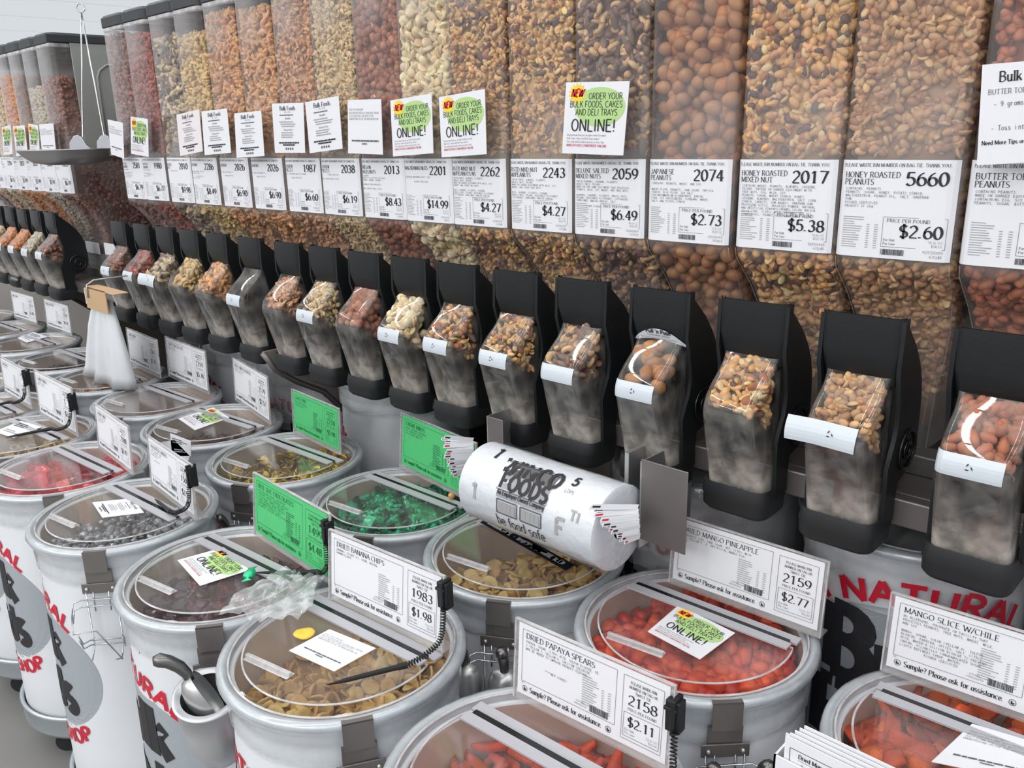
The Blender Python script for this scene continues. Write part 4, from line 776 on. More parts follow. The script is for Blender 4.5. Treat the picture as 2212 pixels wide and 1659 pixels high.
BACK = [('b1', -1.01, 1.735, 'white drum under the bins behind the mango pineapple sign, plastic over it', -95), ('b2', -.515, 1.735, 'white drum under the bins at right with its red and black print facing out', -68), ('b3', -2.70, 1.735, 'white drum wrapped in creased plastic behind the gold coin drum', -75), ('b4', -3.17, 1.735, 'white drum under the bins behind the sign of the brown candy roll drum', -120),
 ('b5', -2.20, 1.735, 'white drum under the bins behind the steel side panel', -150), ('b6', -.02, 1.735, 'white drum under the bins beyond the right edge', -90)]
tag(MB().box((-7.6, 1.525, -1.8), (.28, 2.235, -1.622)).obj('base_deck', 'steel_dark', bevel=.004), 'steel base deck along the floor under the bins', 'deck')
for k, x, y, lb, dc in BACK: make_drum(k, x, y, lb, 0, None, dc, flap=False, group='white drums stored under the bins', h=-.767)
# ================================================================ what lies in the drums
def tri(V, F):
    out = []
    for f in F:
        for i in range(1, len(f)-1): out.append((f[0], f[i], f[i+1]))
    return np.array(V, float), np.array(out)
def disc(r, th, n=12, wav=.12, dimple=.3):
    m = MB(); m.lathe([(0.0005, th*(1-dimple)), (r*.25, th*(1-dimple*.6)), (r*.45, th*1.15), (r*.9, th), (r, 0), (r*.9, -th), (0.0005, -th)], n); V = np.array(m.V); a = np.arctan2(V[:, 1], V[:, 0])
    V[:, :2] *= (1+wav*.6*np.sin(2*a+1)+wav*.3*np.sin(5*a))[:, None]; V[:, 2] += wav*r*.9*(np.hypot(V[:, 0], V[:, 1])/r)**2*np.sin(2*a); return tri(V, m.F)
def chunk(a, b, c, rough=.25, seed=1, n=4, bend=0, twist=0):
    """an uneven cut piece of dried fruit or a candy bar"""
    r = np.random.default_rng(seed); rows = []
    for i in range(n+1):
        t = i/n; x = (t-.5)*2*a; k = (1-abs(2*t-1)**4*.45); ring = []
        for j in range(8):
            an = 2*pi*j/8+.39; sq = 1/max(abs(cos(an)), abs(sin(an)))**.75; rr = 1+rough*(r.random()-.5)
            y, z = b*k*sq*cos(an)*rr, c*k*sq*sin(an)*rr; tw = twist*(t-.5); y, z = y*cos(tw)-z*sin(tw), y*sin(tw)+z*cos(tw); ring.append((x, y, z+bend*(2*t-1)**2))
        rows.append(ring)
    m = MB().loft(rows, closed=True, cap=True); return tri(m.V, m.F)
def wrapped(a, b, c, fan=.6, seed=1):
    """candy in a twisted wrapper: pillow body with two pinched, fanned ends"""
    r = np.random.default_rng(seed); rows = []
    for x, ky, kz in ((-1-fan, 1.0, .12), (-1-fan*.5, .55, .2), (-1, .22, .25), (-.8, .8, .8), (-.2, 1, 1), (.3, 1.02, 1), (.82, .8, .8), (1, .22, .25), (1+fan*.5, .6, .2), (1+fan, 1.05, .12)):
        rows.append([(x*a, b*ky*cos(2*pi*j/10)*(1+.2*(r.random()-.5)), c*kz*sin(2*pi*j/10)*(1+.35*(r.random()-.5))) for j in range(10)])
    m = MB().loft(rows, closed=True, cap=True); return tri(m.V, m.F)
def pillow(a, b, c, seed=1):
    r = np.random.default_rng(seed); rows = []
    for i, x in enumerate((-1.15, -.95, -.9, -.5, 0, .5, .9, .95, 1.15)):
        k = 1 if i in (0, 1, 7, 8) else 1; kz = (.05, .08, .4, .9, 1, .9, .4, .08, .05)[i]; rows.append([(x*a, b*k*max(-1, min(1, 1.25*cos(2*pi*j/10)))*(1+.1*(r.random()-.5)), c*kz*sin(2*pi*j/10)*(1+.5*(r.random()-.5))+.0015*(r.random()-.5)) for j in range(10)])
    m = MB().loft(rows, closed=True, cap=True); return tri(m.V, m.F)
def ringc(r, t):
    m = MB().tube([(r*cos(2*pi*i/12), r*sin(2*pi*i/12), 0) for i in range(12)], t, 6, closed=True); return tri(m.V, m.F)
def piece_mesh(name, sh, m, smooth=True):
    me = bpy.data.meshes.new(name); me.from_pydata([tuple(v) for v in sh[0]], [], [tuple(int(i) for i in f) for f in sh[1]]); me.materials.append(M[m])
    me.polygons.foreach_set('use_smooth', np.full(len(me.polygons), smooth)); me.update(); return me
def fill_drum(key, name, variants, n, level, gap, label, cat, mass_col, tilt=.5, matmass='nut', slope=0, rad=.185, mass_n=260):
    """variants: [(shape, material, smooth)]; n countable pieces on top, the rest below as one mass"""
    x0, y0, h, yaw, t = DR[key]; ms = [piece_mesh(name, s, m, sm) for s, m, sm in variants]; r = random.Random(hash(key) % 1000 if False else len(key)*31+n); ph = [r.uniform(0, 6) for _ in range(4)]
    surf = lambda x, y: -level+.012*sin(14*x+ph[0])+.012*sin(17*y+ph[1])+slope*y
    pts = []; tr_ = 0
    while len(pts) < n and tr_ < n*40:
        tr_ += 1; a = r.uniform(0, 2*pi); q = rad*math.sqrt(r.random()); x, y = q*cos(a), q*sin(a); z = surf(x, y)+r.choice((-.5, 0, .5, 1.0))*gap*.35
        if all((x-p[0])**2+(y-p[1])**2+(z-p[2])**2 > (gap*.55)**2 for p in pts): pts.append((x, y, z))
    for (x, y, z) in pts:
        o = bpy.data.objects.new(name, r.choice(ms)); COL.objects.link(o); o.location = (x0+x, y0+y, h+z); o.rotation_euler = (r.gauss(0, tilt), r.gauss(0, tilt), r.uniform(0, 6.3)); s = r.uniform(.82, 1.12); o.scale = (s, s, s)
        tag(o, label, cat, label_group(label))
    # the mass underneath
    V, F = variants[0][0]; P = []
    for _ in range(mass_n):
        a = r.uniform(0, 2*pi); q = rad*1.04*math.sqrt(r.random()); x, y = q*cos(a), q*sin(a); P.append((x, y, surf(x, y)-gap*r.uniform(.3, .9)))
    P = np.array(P); Rm = rotm(len(P)); VV = np.einsum('nij,vj->nvi', Rm, V)+P[:, None, :]; cc = lin(mass_col)[None]*rng.uniform(.7, 1.05, (len(P), 1))
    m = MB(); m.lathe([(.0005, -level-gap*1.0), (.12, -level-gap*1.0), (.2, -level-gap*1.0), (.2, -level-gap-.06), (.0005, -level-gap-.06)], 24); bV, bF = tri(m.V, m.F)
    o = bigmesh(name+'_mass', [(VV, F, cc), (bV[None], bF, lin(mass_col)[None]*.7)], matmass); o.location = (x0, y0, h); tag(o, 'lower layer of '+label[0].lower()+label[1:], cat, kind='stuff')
def label_group(l): return l.replace(' inside ', 's inside ', 1).replace('candys', 'candies')
mat('chip1', (232, 194, 122), .6, var=.2, vscale=60); mat('chip2', (240, 206, 130), .6, var=.2, vscale=60); mat('chip3', (214, 168, 100), .6, var=.2, vscale=60); mat('chipY', (240, 206, 78), .5, var=.1, vscale=60)
mat('mango1', (228, 66, 24), .45, var=.3, vscale=40); mat('mango2', (238, 86, 32), .45, var=.3, vscale=40); mat('mango3', (208, 42, 22), .4, var=.3, vscale=40)
mat('slice1', (232, 104, 28), .6, var=.25, vscale=60, bump=.6, bscale=260); mat('slice2', (214, 80, 24), .6, var=.3, vscale=60, bump=.6, bscale=260); mat('papaya', (218, 78, 36), .45, var=.25, vscale=40)
mat('foil_red', (212, 26, 48), .25, metal=.25, bump=.8, bscale=140, coat=.4); mat('foil_pink', (226, 90, 108), .25, metal=.3, bump=.8, bscale=140, coat=.4); mat('foil_silver', (196, 202, 208), .2, metal=.75, bump=.8, bscale=120); mat('foil_clear', (170, 176, 180), .15, metal=.5, bump=.8, bscale=120)
mat('foil_green', (14, 150, 106), .2, metal=.45, bump=.8, bscale=130, coat=.3); mat('foil_green2', (34, 196, 140), .18, metal=.45, bump=.8, bscale=130, coat=.4); mat('foil_dark', (20, 104, 84), .22, metal=.45, bump=.8, bscale=130, coat=.4)
mat('foil_gold', (206, 178, 70), .25, metal=.7, bump=.3, bscale=150); mat('foil_gold2', (176, 146, 62), .3, metal=.7); mat('choc1', (58, 30, 34), .25, coat=.4, bump=.7, bscale=120); mat('choc2', (112, 30, 40), .25, coat=.4, bump=.7, bscale=120); mat('choc3', (96, 60, 84), .3, coat=.4, bump=.5, bscale=120)
mat('brown_candy', (112, 84, 78), .45, var=.2, vscale=40); mat('brown2', (84, 60, 56), .45); mat('dark_flake', (78, 56, 58), .6, var=.3, vscale=40); mat('orange_candy', (216, 156, 84), .4, coat=.3); mat('ring_candy', (212, 182, 112), .5); mat('grey_wrap', (168, 156, 150), .3, coat=.3)
chipA, chipB = disc(.0185, .0022), disc(.0165, .002, 11, .2, .5)
fill_drum('banana', 'banana_chip', [(chipA, 'chip1', True), (chipB, 'chip2', True), (chipA, 'chip3', True)], 180, .100, .024, 'dried banana chip inside the front drum with the pen', 'chip', (206, 164, 98), .75, mass_n=520)
fill_drum('bananaL', 'banana_chip', [(disc(.021, .0022), 'chip2', True), (chipA, 'chip1', True), (chipB, 'chip3', True)], 115, .100, .029, 'dried banana chip inside the drum under the bag roll', 'chip', (206, 162, 92), .5, mass_n=420)
fill_drum('mangop', 'fruit_chunk', [(chunk(.019, .015, .013, .5, s), m, True) for s, m in ((1, 'mango1'), (2, 'mango2'), (3, 'mango3'), (4, 'mango2'))], 240, .048, .031, 'red dried mango pineapple chunk inside the drum labelled 2159', 'fruit', (196, 44, 26), .8)
fill_drum('papaya', 'papaya_spear', [(chunk(.038, .010, .008, .4, s, bend=.006), m, True) for s, m in ((5, 'papaya'), (6, 'mango1'), (7, 'papaya'))], 110, .085, .036, 'orange papaya spear inside the drum labelled 2158', 'fruit', (190, 66, 42), .4)
fill_drum('chile', 'mango_slice', [(chunk(.046, .025, .007, .5, s, 6, bend=b_, twist=1.2), m, True) for s, m, b_ in ((8, 'slice1', .014), (9, 'slice2', -.012), (10, 'slice1', .008), (11, 'slice2', .018))], 120, .058, .044, 'orange chili mango slice inside the corner drum', 'fruit', (182, 62, 26), .7)
fill_drum('choc', 'chocolate', [(pillow(.019, .012, .009, 1), 'choc1', False), (pillow(.019, .012, .009, 2), 'choc2', False), (pillow(.018, .012, .008, 3), 'choc1', False), (pillow(.018, .012, .008, 4), 'choc3', False)], 190, .075, .028, 'dark wrapped chocolate inside the drum with the steel cup', 'candy', (62, 30, 32), .6, 'foil')
fill_drum('red', 'red_candy', [(pillow(.026, .019, .008, 5), 'foil_red', False), (pillow(.026, .017, .008, 6), 'foil_red', False), (pillow(.024, .018, .007, 7), 'foil_pink', False)], 130, .058, .034, 'red wrapped candy inside the drum at left', 'candy', (190, 24, 44), .7, 'foil')
fill_drum('silver', 'silver_candy', [(wrapped(.012, .011, .010, .7, 8), 'foil_silver', False), (wrapped(.012, .011, .010, .9, 9), 'foil_clear', False)], 190, .095, .028, 'silver wrapped candy inside the drum with the empty rack', 'candy', (176, 178, 182), .6, 'foil')
fill_drum('mint', 'wrapped_mint', [(wrapped(.016, .010, .008, .6, 10), 'foil_green', False), (wrapped(.016, .010, .008, .5, 11), 'foil_green2', False), (pillow(.019, .012, .007, 12), 'foil_dark', False), (pillow(.018, .012, .007, 13), 'foil_green2', False)], 230, .050, .027, 'green foil wrapped mint inside the drum with green sign', 'candy', (14, 96, 72), .7, 'foil')
fill_drum('coins', 'gold_coin', [(disc(.018, .0022, 14, 0, 0), 'foil_gold', True), (disc(.018, .0022, 14, 0, 0), 'foil_gold2', True)], 230, .056, .025, 'gold foil coin inside the drum beside the curved panel', 'candy', (176, 150, 66), .8, 'foil')
fill_drum('dark', 'candy_roll', [(chunk(.020, .007, .007, .1, 12), 'brown_candy', True), (chunk(.020, .007, .007, .1, 13), 'brown2', True), (chunk(.018, .008, .007, .1, 14), 'grey_wrap', True)], 150, .085, .028, 'brown candy roll inside the drum behind the silver candies', 'candy', (104, 80, 74), .5)
fill_drum('J', 'candy_roll', [(chunk(.022, .007, .007, .1, 15), 'grey_wrap', True), (chunk(.022, .007, .007, .1, 16), 'brown_candy', True)], 90, .12, .032, 'pale brown candy roll inside the sparse back drum', 'candy', (140, 122, 114), .5)
fill_drum('J2', 'orange_wrapped_candy', [(wrapped(.014, .011, .009, .6, 17), 'orange_candy', False), (wrapped(.014, .011, .009, .6, 18), 'grey_wrap', False)], 110, .075, .03, 'orange and clear wrapped candy inside the drum below the white bags', 'candy', (176, 148, 120), .6)
fill_drum('red2', 'candy_ring', [(ringc(.013, .0045), 'ring_candy', True)], 120, .085, .028, 'sugared yellow candy ring inside the drum at the left edge', 'candy', (190, 160, 104), .5)
fill_drum('J3', 'chocolate_flake', [(chunk(.014, .010, .006, .6, 19), 'dark_flake', True)], 150, .060, .024, 'dark brown flake inside the drum left of the white bags', 'candy', (82, 60, 60), .6)
fill_drum('J4', 'grey_wrapped_candy', [(pillow(.018, .012, .008, 20), 'grey_wrap', False)], 80, .09, .03, 'grey wrapped candy inside the far back drum with a card', 'candy', (132, 124, 120), .5)
fill_drum('red3', 'beige_wrapped_candy', [(pillow(.018, .012, .008, 21), 'grey_wrap', False)], 70, .09, .032, 'beige wrapped candy inside the drum at the far left edge', 'candy', (150, 138, 124), .5)
# loose bits on the lids
def loose(name, sh, m, px, z, label, cat, rot=(0, 0, 0)):
    o = bpy.data.objects.new(name, piece_mesh(name, sh, m)); COL.objects.link(o); o.location = onz(*px, z); o.rotation_euler = rot; tag(o, label, cat)
loose('banana_chip', disc(.020, .0025, 16, .1, .3), 'chipY', (657, 1368), H0+.017, 'single bright yellow banana chip lying on top of the front lid', 'chip', (0, 0, .4))
loose('wrapped_candy', wrapped(.014, .013, .009, .8, 30), 'foil_green2', (539, 1240), H0+.030, 'green wrapped candy lying on the lid at the pen tip', 'candy', (.2, .1, -.8))
loose('candy_ball', ell(.009, .009, .009, 12, 8), 'orange_candy', (975, 1071), H0+.022, 'single orange candy ball lying on the lid of the mint drum', 'candy')
# ================================================================ price signs on the lids
def sign_print(title, ing, num, price, seed, mark=''):
    p = Print(); p.frame(.010, .028, .222, .133, .0007); p.text(title, .018, .117, .0105, width=.0083*len(title), step=36)
    for i, t_ in enumerate(ing): p.text(t_, .018, .108-i*.0072, .0047, style='mono', width=min(.165, .0036*len(t_)), step=90, ink='ink_soft')
    nutri(p, .150, .096, .062, .060, 13, seed); p.barcode(.168, .031, .040, .013, seed); p.text('671042', .138, .039, .004, 'ink_soft', step=90); p.text('09/02/2018', .134, .033, .004, 'ink_soft', step=90); p.text('15 #', .010, .0225, .0042, 'ink_soft', step=90)
    p.text('Sample? Please ask for assistance.', .030, .010, .0105, style='serif', bold=.3, width=.166, step=40)
    for cx_ in (.019, .210):
        [p.line(cx_+.0056*cos(a*pi/7), .014+.0056*sin(a*pi/7), cx_+.0056*cos((a+1)*pi/7), .014+.0056*sin((a+1)*pi/7), .0009) for a in range(14)]; p.poly([(cx_-.0022, .0105), (cx_+.0022, .0105), (cx_+.0034, .0145), (cx_+.0004, .0135), (cx_-.0012, .0182), (cx_-.0030, .0140)])
    p.frame(.236, .012, .316, .131, .0007); 
    for i, t_ in enumerate(('PLEASE MARK BIN', 'NUMBER ON TAG OR', 'TWIST TIE')): p.text(t_, .276, .118-i*.0085, .0052, width=(.052, .056, .032)[i], align='c', step=60)
    if num: p.text(num, .276, .079, .0175, style='bold', width=.060, align='c', step=24)
    p.text('PRICE PER POUND', .276, .068, .0050, width=.058, align='c', step=60); p.frame(.240, .018, .312, .063, .0007)
    if price: p.text(price, .276, .039, .0165, style='bold', width=.056, align='c', step=24)
    p.text('Per Unit', .243, .029, .0042, 'ink_soft', step=90); p.text('Per Case', .243, .0225, .0042, 'ink_soft', step=90); p.text('12.3c OZ', .309, .029, .0042, 'ink_soft', 'sans', align='r', step=90); p.text('$32.86', .309, .0225, .0042, 'ink_soft', 'sans', align='r', step=90)
    return p
mat('block_dark', (74, 74, 80), .25); mat('block_grey', (150, 150, 156), .2)
LAY['block_dark'] = 0; LAY['block_grey'] = 0; LAY['paper'] = 3; LAY['paper_green'] = 3
SG = {}
def sign(key, BL, BR, title, num, price, label, ing=(), green=False, lean=.10, w_=None, z=H0+.026, seed=1, wfix=.313):
    a = onz(*BL, z); b = onz(*BR, z) if BR is not None else a+np.array([wfix*cos(w_), wfix*sin(w_), 0]); yaw = math.atan2(b[1]-a[1], b[0]-a[0]); width = np.linalg.norm(b-a); k = width/.326
    t = empty('price_sign', a, yaw); t['w'] = float(width); tag(t, label, 'sign', 'price signs standing on the drum lids'); hh = .143*min(1.06, max(.90, k)); T = lambda x, y, zz: (x, y+zz*lean, zz)
    MB().box((-.006, .001, -.012), (width+.008, .0028, hh+.004), lambda v: T(*v)).box((-.006, -.002, -.014), (width+.008, .032, -.011)).obj('holder', 'acrylic', t)
    MB().box((-.006, -.0022, hh+.0035), (width+.008, .003, hh+.0055), lambda v: T(*v)).box((width+.006, -.0022, -.012), (width+.0085, .003, hh+.005), lambda v: T(*v)).box((-.0085, -.0022, -.012), (-.0055, .003, hh+.005), lambda v: T(*v)).obj('holder_edge', 'lid_edge', t)
    pp = MB().box((0, -.0008, 0), (width, .0004, hh), lambda v: T(*v)).obj('paper', 'paper_green' if green else 'paper', t)
    pr = sign_print(title, ing, num, price, seed, 'g' if green else '')
    if green: pr.inks = [{'ink': 'ink_green', 'ink_soft': 'ink_green', 'ink_pale': 'ink_green'}.get(q, q) for q in pr.inks]
    pr.build(lambda x, y, l: T(x*k, -.0012-.0002*l, y*hh/.143), pp); SG[key] = (t, width, hh, lean); return t
sign('banana', (717, 1282), (950, 1394), 'DRIED BANANA CHIPS', '1983', '$1.98', 'white sign reading dried banana chips, clipped pen at its right', ['BANANAS, COCONUT OIL, SUGAR, NATURAL', 'BANANA FLAVOR.'])
sign('choc', (553, 1146), (708, 1247), 'BITE SIZE CHOCOLATES', '1499', '$4.48', 'green sign behind the dark chocolates, reading 1499', ['MILK CHOCOLATE (SUGAR, COCOA BUTTER,', 'CHOCOLATE, LACTOSE, SKIM MILK, MILK FAT,', 'SOY LECITHIN), PEANUTS, CORN SYRUP,', 'SUGAR, SKIM MILK, BUTTER, PARTIALLY', 'HYDROGENATED SOYBEAN OIL, SALT,', 'EGG WHITES, CHOCOLATE, ARTIFICIAL FLAVOR.'], True, seed=2)
sign('silver', (329, 1041), (420, 1112), 'ASSORTED CANDIES', '1500', '$3.50', 'white sign on the silver candy drum with a black clip', ['SUGAR, CORN SYRUP, PALM', 'OIL, SKIM MILK, COCOA,', 'NATURAL FLAVOR.', '', '      SOY LECITHIN'], seed=3, lean=.06)
sign('red', (215, 961), (284, 1015), 'CHEWY CANDY', '2188', '$3.97', 'white sign on the drum of red wrapped candies', ['CORN SYRUP, SUGAR, PALM', 'OIL, FUMARIC ACID,', 'NATURAL FLAVOR.'], seed=4, lean=.06)
sign('mint', (868, 1001), (1020, 1077), 'CREME MINTS', '', '$4.18', 'green sign on the mint drum, partly behind the bag roll', ['SUGAR, CHOCOLATE, VEGETABLE', 'OIL, SKIM MILK, LACTOSE,', 'SOY LECITHIN, MINT OIL.'], True, seed=5)
sign('coins', (637, 926), (733, 973), 'GOLD COINS', '2210', '$5.98', 'green sign on the gold coin drum before the curved steel panel', ['MILK CHOCOLATE, SUGAR,', 'COCOA BUTTER, WHOLE MILK,', 'LECITHIN, VANILLIN'], True, seed=6, lean=.05)
sign('dark', (510, 858), (582, 908), 'ROLL CANDY ASSORTED', '2179', '$2.57', 'white sign on brown candy roll drum with the online-order card', ['CORN SYRUP, SUGAR, COCOA,', 'PALM OIL, MILK, SALT.'], seed=7, lean=.04)
sign('J', (366, 807), (449, 844), 'TAFFY ROLLS LITE', '2319', '$5.78', 'white sign reading 2319 in the back row, right of hanging bags', ['SUGAR, CORN SYRUP,', 'COCONUT OIL, SALT.'], seed=8, lean=.04)
sign('J2', (282, 780), (345, 810), 'HARD CANDY', '2367', '$3.75', 'white sign right behind the hanging white bags', ['SUGAR, CORN SYRUP,', 'CITRIC ACID.'], seed=9, lean=.04)
sign('J3', (103, 702), None, 'DARK CHOCOLATE', '2310', '$4.20', 'grey shaded sign left of hanging bags in the back row', ['SUGAR, COCOA.'], seed=10, lean=.04, w_=.02)
sign('J4', (32, 682), (79, 697), 'MINI CANDY', '2217', '$3.48', 'small far sign under the left bins, nearest the left post', ['SUGAR, SALT.'], seed=11, lean=.04)
sign('mangop', (1453, 1248), (1765, 1362), 'DRIED MANGO PINEAPPLE', '2159', '$2.77', 'white sign reading dried mango pineapple behind red fruit', ['PINEAPPLE CORE, CANE SUGAR, NOT, CITRIC WITH', 'FD&C YELLOW #5, #6, ARTIFICIAL MANGO FLA-', 'VOR'], seed=12, lean=.08)
sign('chile', (1914, 1436), None, 'MANGO SLICE W/CHILE', '', '', 'white sign reading mango slice w/chile at the right edge', ['NO ALLERGENS. PACKAGED IN FACILITY THAT', 'PROCESSES PEANUTS, TREE NUTS, WHEAT, MILK,', 'AND SOY', '', 'MANGO, SUGAR, COLOR (YELLOW 6), SULFUR', 'DIOXIDE, PAPRIKA, SPICES, SALT, CITRIC', 'ACID, MAYER D SILICON DIOXIDE TO PREVENT', 'CAKING, PILONCILLO (UNGRANULATED SUGAR,', 'LIQUID REFINERS SYRUP, WATER)', '            KOSHER CERTIFIED'], seed=13, lean=.08, w_=.07, wfix=.30)
sign('papaya', (1118, 1492), None, 'DRIED PAPAYA SPEARS', '2158', '$2.11', 'large white sign reading dried papaya spears, bottom centre', ['PAPAYA, SUGAR, CITRIC ACID, SULFUR DIOXIDE, FD', '&C YELLOW #5, YELLOW #6, CALCIUM CHLORIDE', 'MAY BE ADDED TO IMPROVE PRODUCT TEXTURE)', '', '', '', '             ****MCP 678427'], seed=14, lean=.08, w_=.075, wfix=.283)
sign('red2', (88, 889), (165, 934), 'CANDY RINGS', '17', '$3.18', 'white sign on the ring candy drum at the left, with black clip', ['CORN SYRUP, SUGAR,', 'WATER, CITRIC ACID.'], seed=15, lean=.04)
sign('red3', (12, 843), (66, 876), 'GUM DROPS', '', '$2.98', 'leftmost white sign with a black clip and coiled cord', ['SUGAR, CORN SYRUP.'], seed=16, lean=.04)
# pens on coiled cords
def spiral(P, r, pitch, n=9):
    P = [np.array(p, float) for p in P]; C = []; 
    for i in range(len(P)-1):
        p0 = P[max(i-1, 0)]; p1 = P[i]; p2 = P[i+1]; p3 = P[min(i+2, len(P)-1)]
        for k in range(12): t_ = k/12; C.append(.5*((2*p1)+(-p0+p2)*t_+(2*p0-5*p1+4*p2-p3)*t_*t_+(-p0+3*p1-3*p2+p3)*t_**3))
    C.append(P[-1]); C = np.array(C); d = np.r_[0, np.cumsum(np.linalg.norm(np.diff(C, axis=0), axis=1))]; L_ = d[-1]; turns = L_/pitch; N_ = int(turns*n); out = []
    for i in range(N_+1):
        s = L_*i/N_; c = np.array([np.interp(s, d, C[:, k]) for k in range(3)]); e = min(s+.002, L_); c2 = np.array([np.interp(e, d, C[:, k]) for k in range(3)]); c1 = np.array([np.interp(max(s-.002, 0), d, C[:, k]) for k in range(3)])
        t_ = c2-c1; t_ /= np.linalg.norm(t_)+1e-9; n1 = np.cross(t_, [.3, .2, 1]); n1 /= np.linalg.norm(n1); n2 = np.cross(t_, n1); a = 2*pi*turns*i/N_; out.append(c+r*(cos(a)*n1+sin(a)*n2))
    return out
def tether(key, label, end=None, tip=None, hang=None, mid=None, cz=.105, zz=H0+.022, r=.0048):
    t0, wd, hh, lean = SG[key]; yaw = t0.rotation_euler[2]; o0 = np.array(t0.location); ax = np.array([cos(yaw), sin(yaw), 0]); bk = np.array([-sin(yaw), cos(yaw), 0])
    L2W = lambda x, y, z: o0+ax*x+bk*(y+z*lean)+np.array([0, 0, z])
    t = empty('tethered_pen', L2W(wd+(.012 if key in ('papaya', 'banana') else .002), 0, cz)); tag(t, label, 'pen', 'pens on coiled cords clipped to signs'); base = np.array(t.location)
    m = MB(); m.box((-.014, -.009, -.026), (.010, .010, .026)); m.box((-.004, -.013, -.030), (.004, .013, .030)); m.box((-.016, -.012, .010), (.006, -.006, .016)); m.V = [tuple(ax*v[0]+bk*v[1]+np.array([0, 0, v[2]])) for v in m.V]; m.obj('clip', 'black_plastic', t, bevel=.0015)
    s = L2W(wd+(.016 if key in ('papaya', 'banana') else .006), -.010, cz-.02)
    if hang is not None: path = [s, s+np.array([.012, -.02, -.03]), s+np.array([.02, -.03, -.09]), s+np.array([.022, -.03, -.20]), s+np.array([.02, -.02, -.34])]
    else: e = onz(*end, zz+.004); path = [s, (s*.8+e*.2)+np.array([.012, -.004, -.035]), (s*.45+e*.55)+np.array([.004, -.01, -.030]), e]
    m = MB().tube([p-base for p in spiral(path, r, .0052)], .00125, 5); m.obj('coiled_cord', 'black_gloss', t, smooth=True)
    if tip is not None:
        e = onz(*end, zz+.004); q = onz(*tip, zz-.003); d = q-e; ln = np.linalg.norm(d); P = [e-base+d*k for k in (0, .12, .121, .75, .96, 1)]
        MB().tube(P, 1, 10, rs=[.0062, .0062, .0052, .0042, .0016, .0006]).obj('pen', 'black_plastic', t, smooth=False)
tether('banana', 'black pen on a coiled cord lying across the banana chip lid', (880, 1436), (704, 1480))
tether('choc', 'black pen on a coiled cord lying across the chocolate lid', (688, 1236), (552, 1237), zz=H0+.03)
tether('silver', 'short black pen leaning behind the hinge on silver candy drum', (368, 1105), (334, 1077))
tether('red2', 'black pen on a coiled cord over the ring candy lid at left', (110, 926), (12, 945))
tether('red3', 'black coiled cord and pen at the left picture edge', (22, 868), (-30, 880))
tether('papaya', 'black clip with a cord hanging straight down from papaya sign', hang=1, cz=.088)
# cards lying on the lids
YL = lambda x, y: onz(x, y, H0+.0155)
for px, kd, lb in [([(483, 1182), (548, 1228), (432, 1265), (383, 1210)], 'online', 'online-order card lying on the dark chocolate lid'), ([(1466, 1307), (1588, 1367), (1512, 1424), (1399, 1364)], 'online', 'online-order card lying on the red mango pineapple lid'),
 ([(461, 880), (496, 902), (421, 929), (385, 904)], 'online', 'online-order card lying on the lid of brown candy rolls'), ([(286, 1076), (311, 1107), (221, 1118), (199, 1085)], 'bulk', 'tip card lying on the silver candy lid'),
 ([(712, 1359), (812, 1400), (722, 1450), (624, 1405)], 'plain', 'square white notice card lying on front banana chip lid'), ([(45, 909), (90, 922), (30, 946), (-12, 932)], 'lid', 'white card lying on the ring candy lid under the pen'),
 ([(72, 717), (103, 727), (58, 740), (38, 730)], 'lid', 'small white card lying on the far back lid'), ([(2100, 1563), (2290, 1620), (2230, 1690), (2012, 1645)], 'plain', 'white card in clear sleeve on mango slice lid at lower right')]:
    card(px, YL, kd, lb, group='cards lying on the drum lids')
YT = lambda x, y: onz(x, y, H0+.020)
t = card([(1055, 1118), (1242, 1220), (1222, 1232), (1037, 1128)], YT, 'none', 'black embossed tape strip with pale letters on a banana chip lid', 'tape_black', name='embossed_strip', cat='strip')
c = [np.array(YT(*q)) for q in [(1055, 1118), (1242, 1220), (1222, 1232), (1037, 1128)]]; c = [v-c[3] for v in c]
p = Print(); p.text('PLEASE - 12 SAMPLE 10', .08, .25, .5, 'ink_pale', 'sans', width=.84, step=45); p.build(lambda x, y, l: lerp4(c, x, y)+np.array([0, 0, .0012]), t)
p = Print(); p.frame(.0, .0, 1, 1, .03, 'paper'); 
# ================================================================ bag roll, ties, bracket
t = empty('bag_roll', (-1.303, 1.25, -.762)); tag(t, 'big roll of clear printed produce bags hung below the bins', 'roll'); Lr, Rr = .384, .090
m = MB(); m.loft([[(x, r_*cos(2*pi*j/48), r_*sin(2*pi*j/48)) for j in range(48)] for x, r_ in ((0, .02), (0, .084), (.004, Rr), (.1, Rr+.0008), (.2, Rr-.0005), (.3, Rr+.0006), (Lr-.004, Rr), (Lr, .084), (Lr, .022))], closed=True).obj('film_roll', 'roll_film', t); sharp([o for o in t.children if o.name.startswith('film_roll')][0])
MB().tube([(-.03, 0, 0), (Lr+.03, 0, 0)], .016, 14).obj('spindle', 'steel_dark', t, smooth=True)
p = Print(); 
p.frame(.112, -.135, .262, .062, .0016, 'ink'); p.frame(.117, -.010, .257, .058, .0010, 'ink')
for i in range(12): p.rect(.120+i*.0112, .027, .120+(i+1)*.0112, .060, 'block_dark'); p.rect(.120+i*.0112, -.006, .120+(i+1)*.0112, .027, 'block_grey')
p.rect(.120, -.026, .254, -.008, 'block_grey')
p.text('WINCO', .188, .030, .036, 'ink', 'heavy', width=.165, align='c'); p.text('FOODS', .188, -.006, .033, 'ink', 'heavy', width=.138, align='c'); p.text('An Employee Owned Company', .188, -.020, .0095, 'ink', 'sans', bold=.8, width=.134, align='c')
for a in (.124, .192): p.frame(a, -.060, a+.058, -.030, .003, 'ink_soft'); [p.rect(a+.004+i*.0125, -.056, a+.016+i*.0125, -.034, 'ink_pale') for i in range(4)]
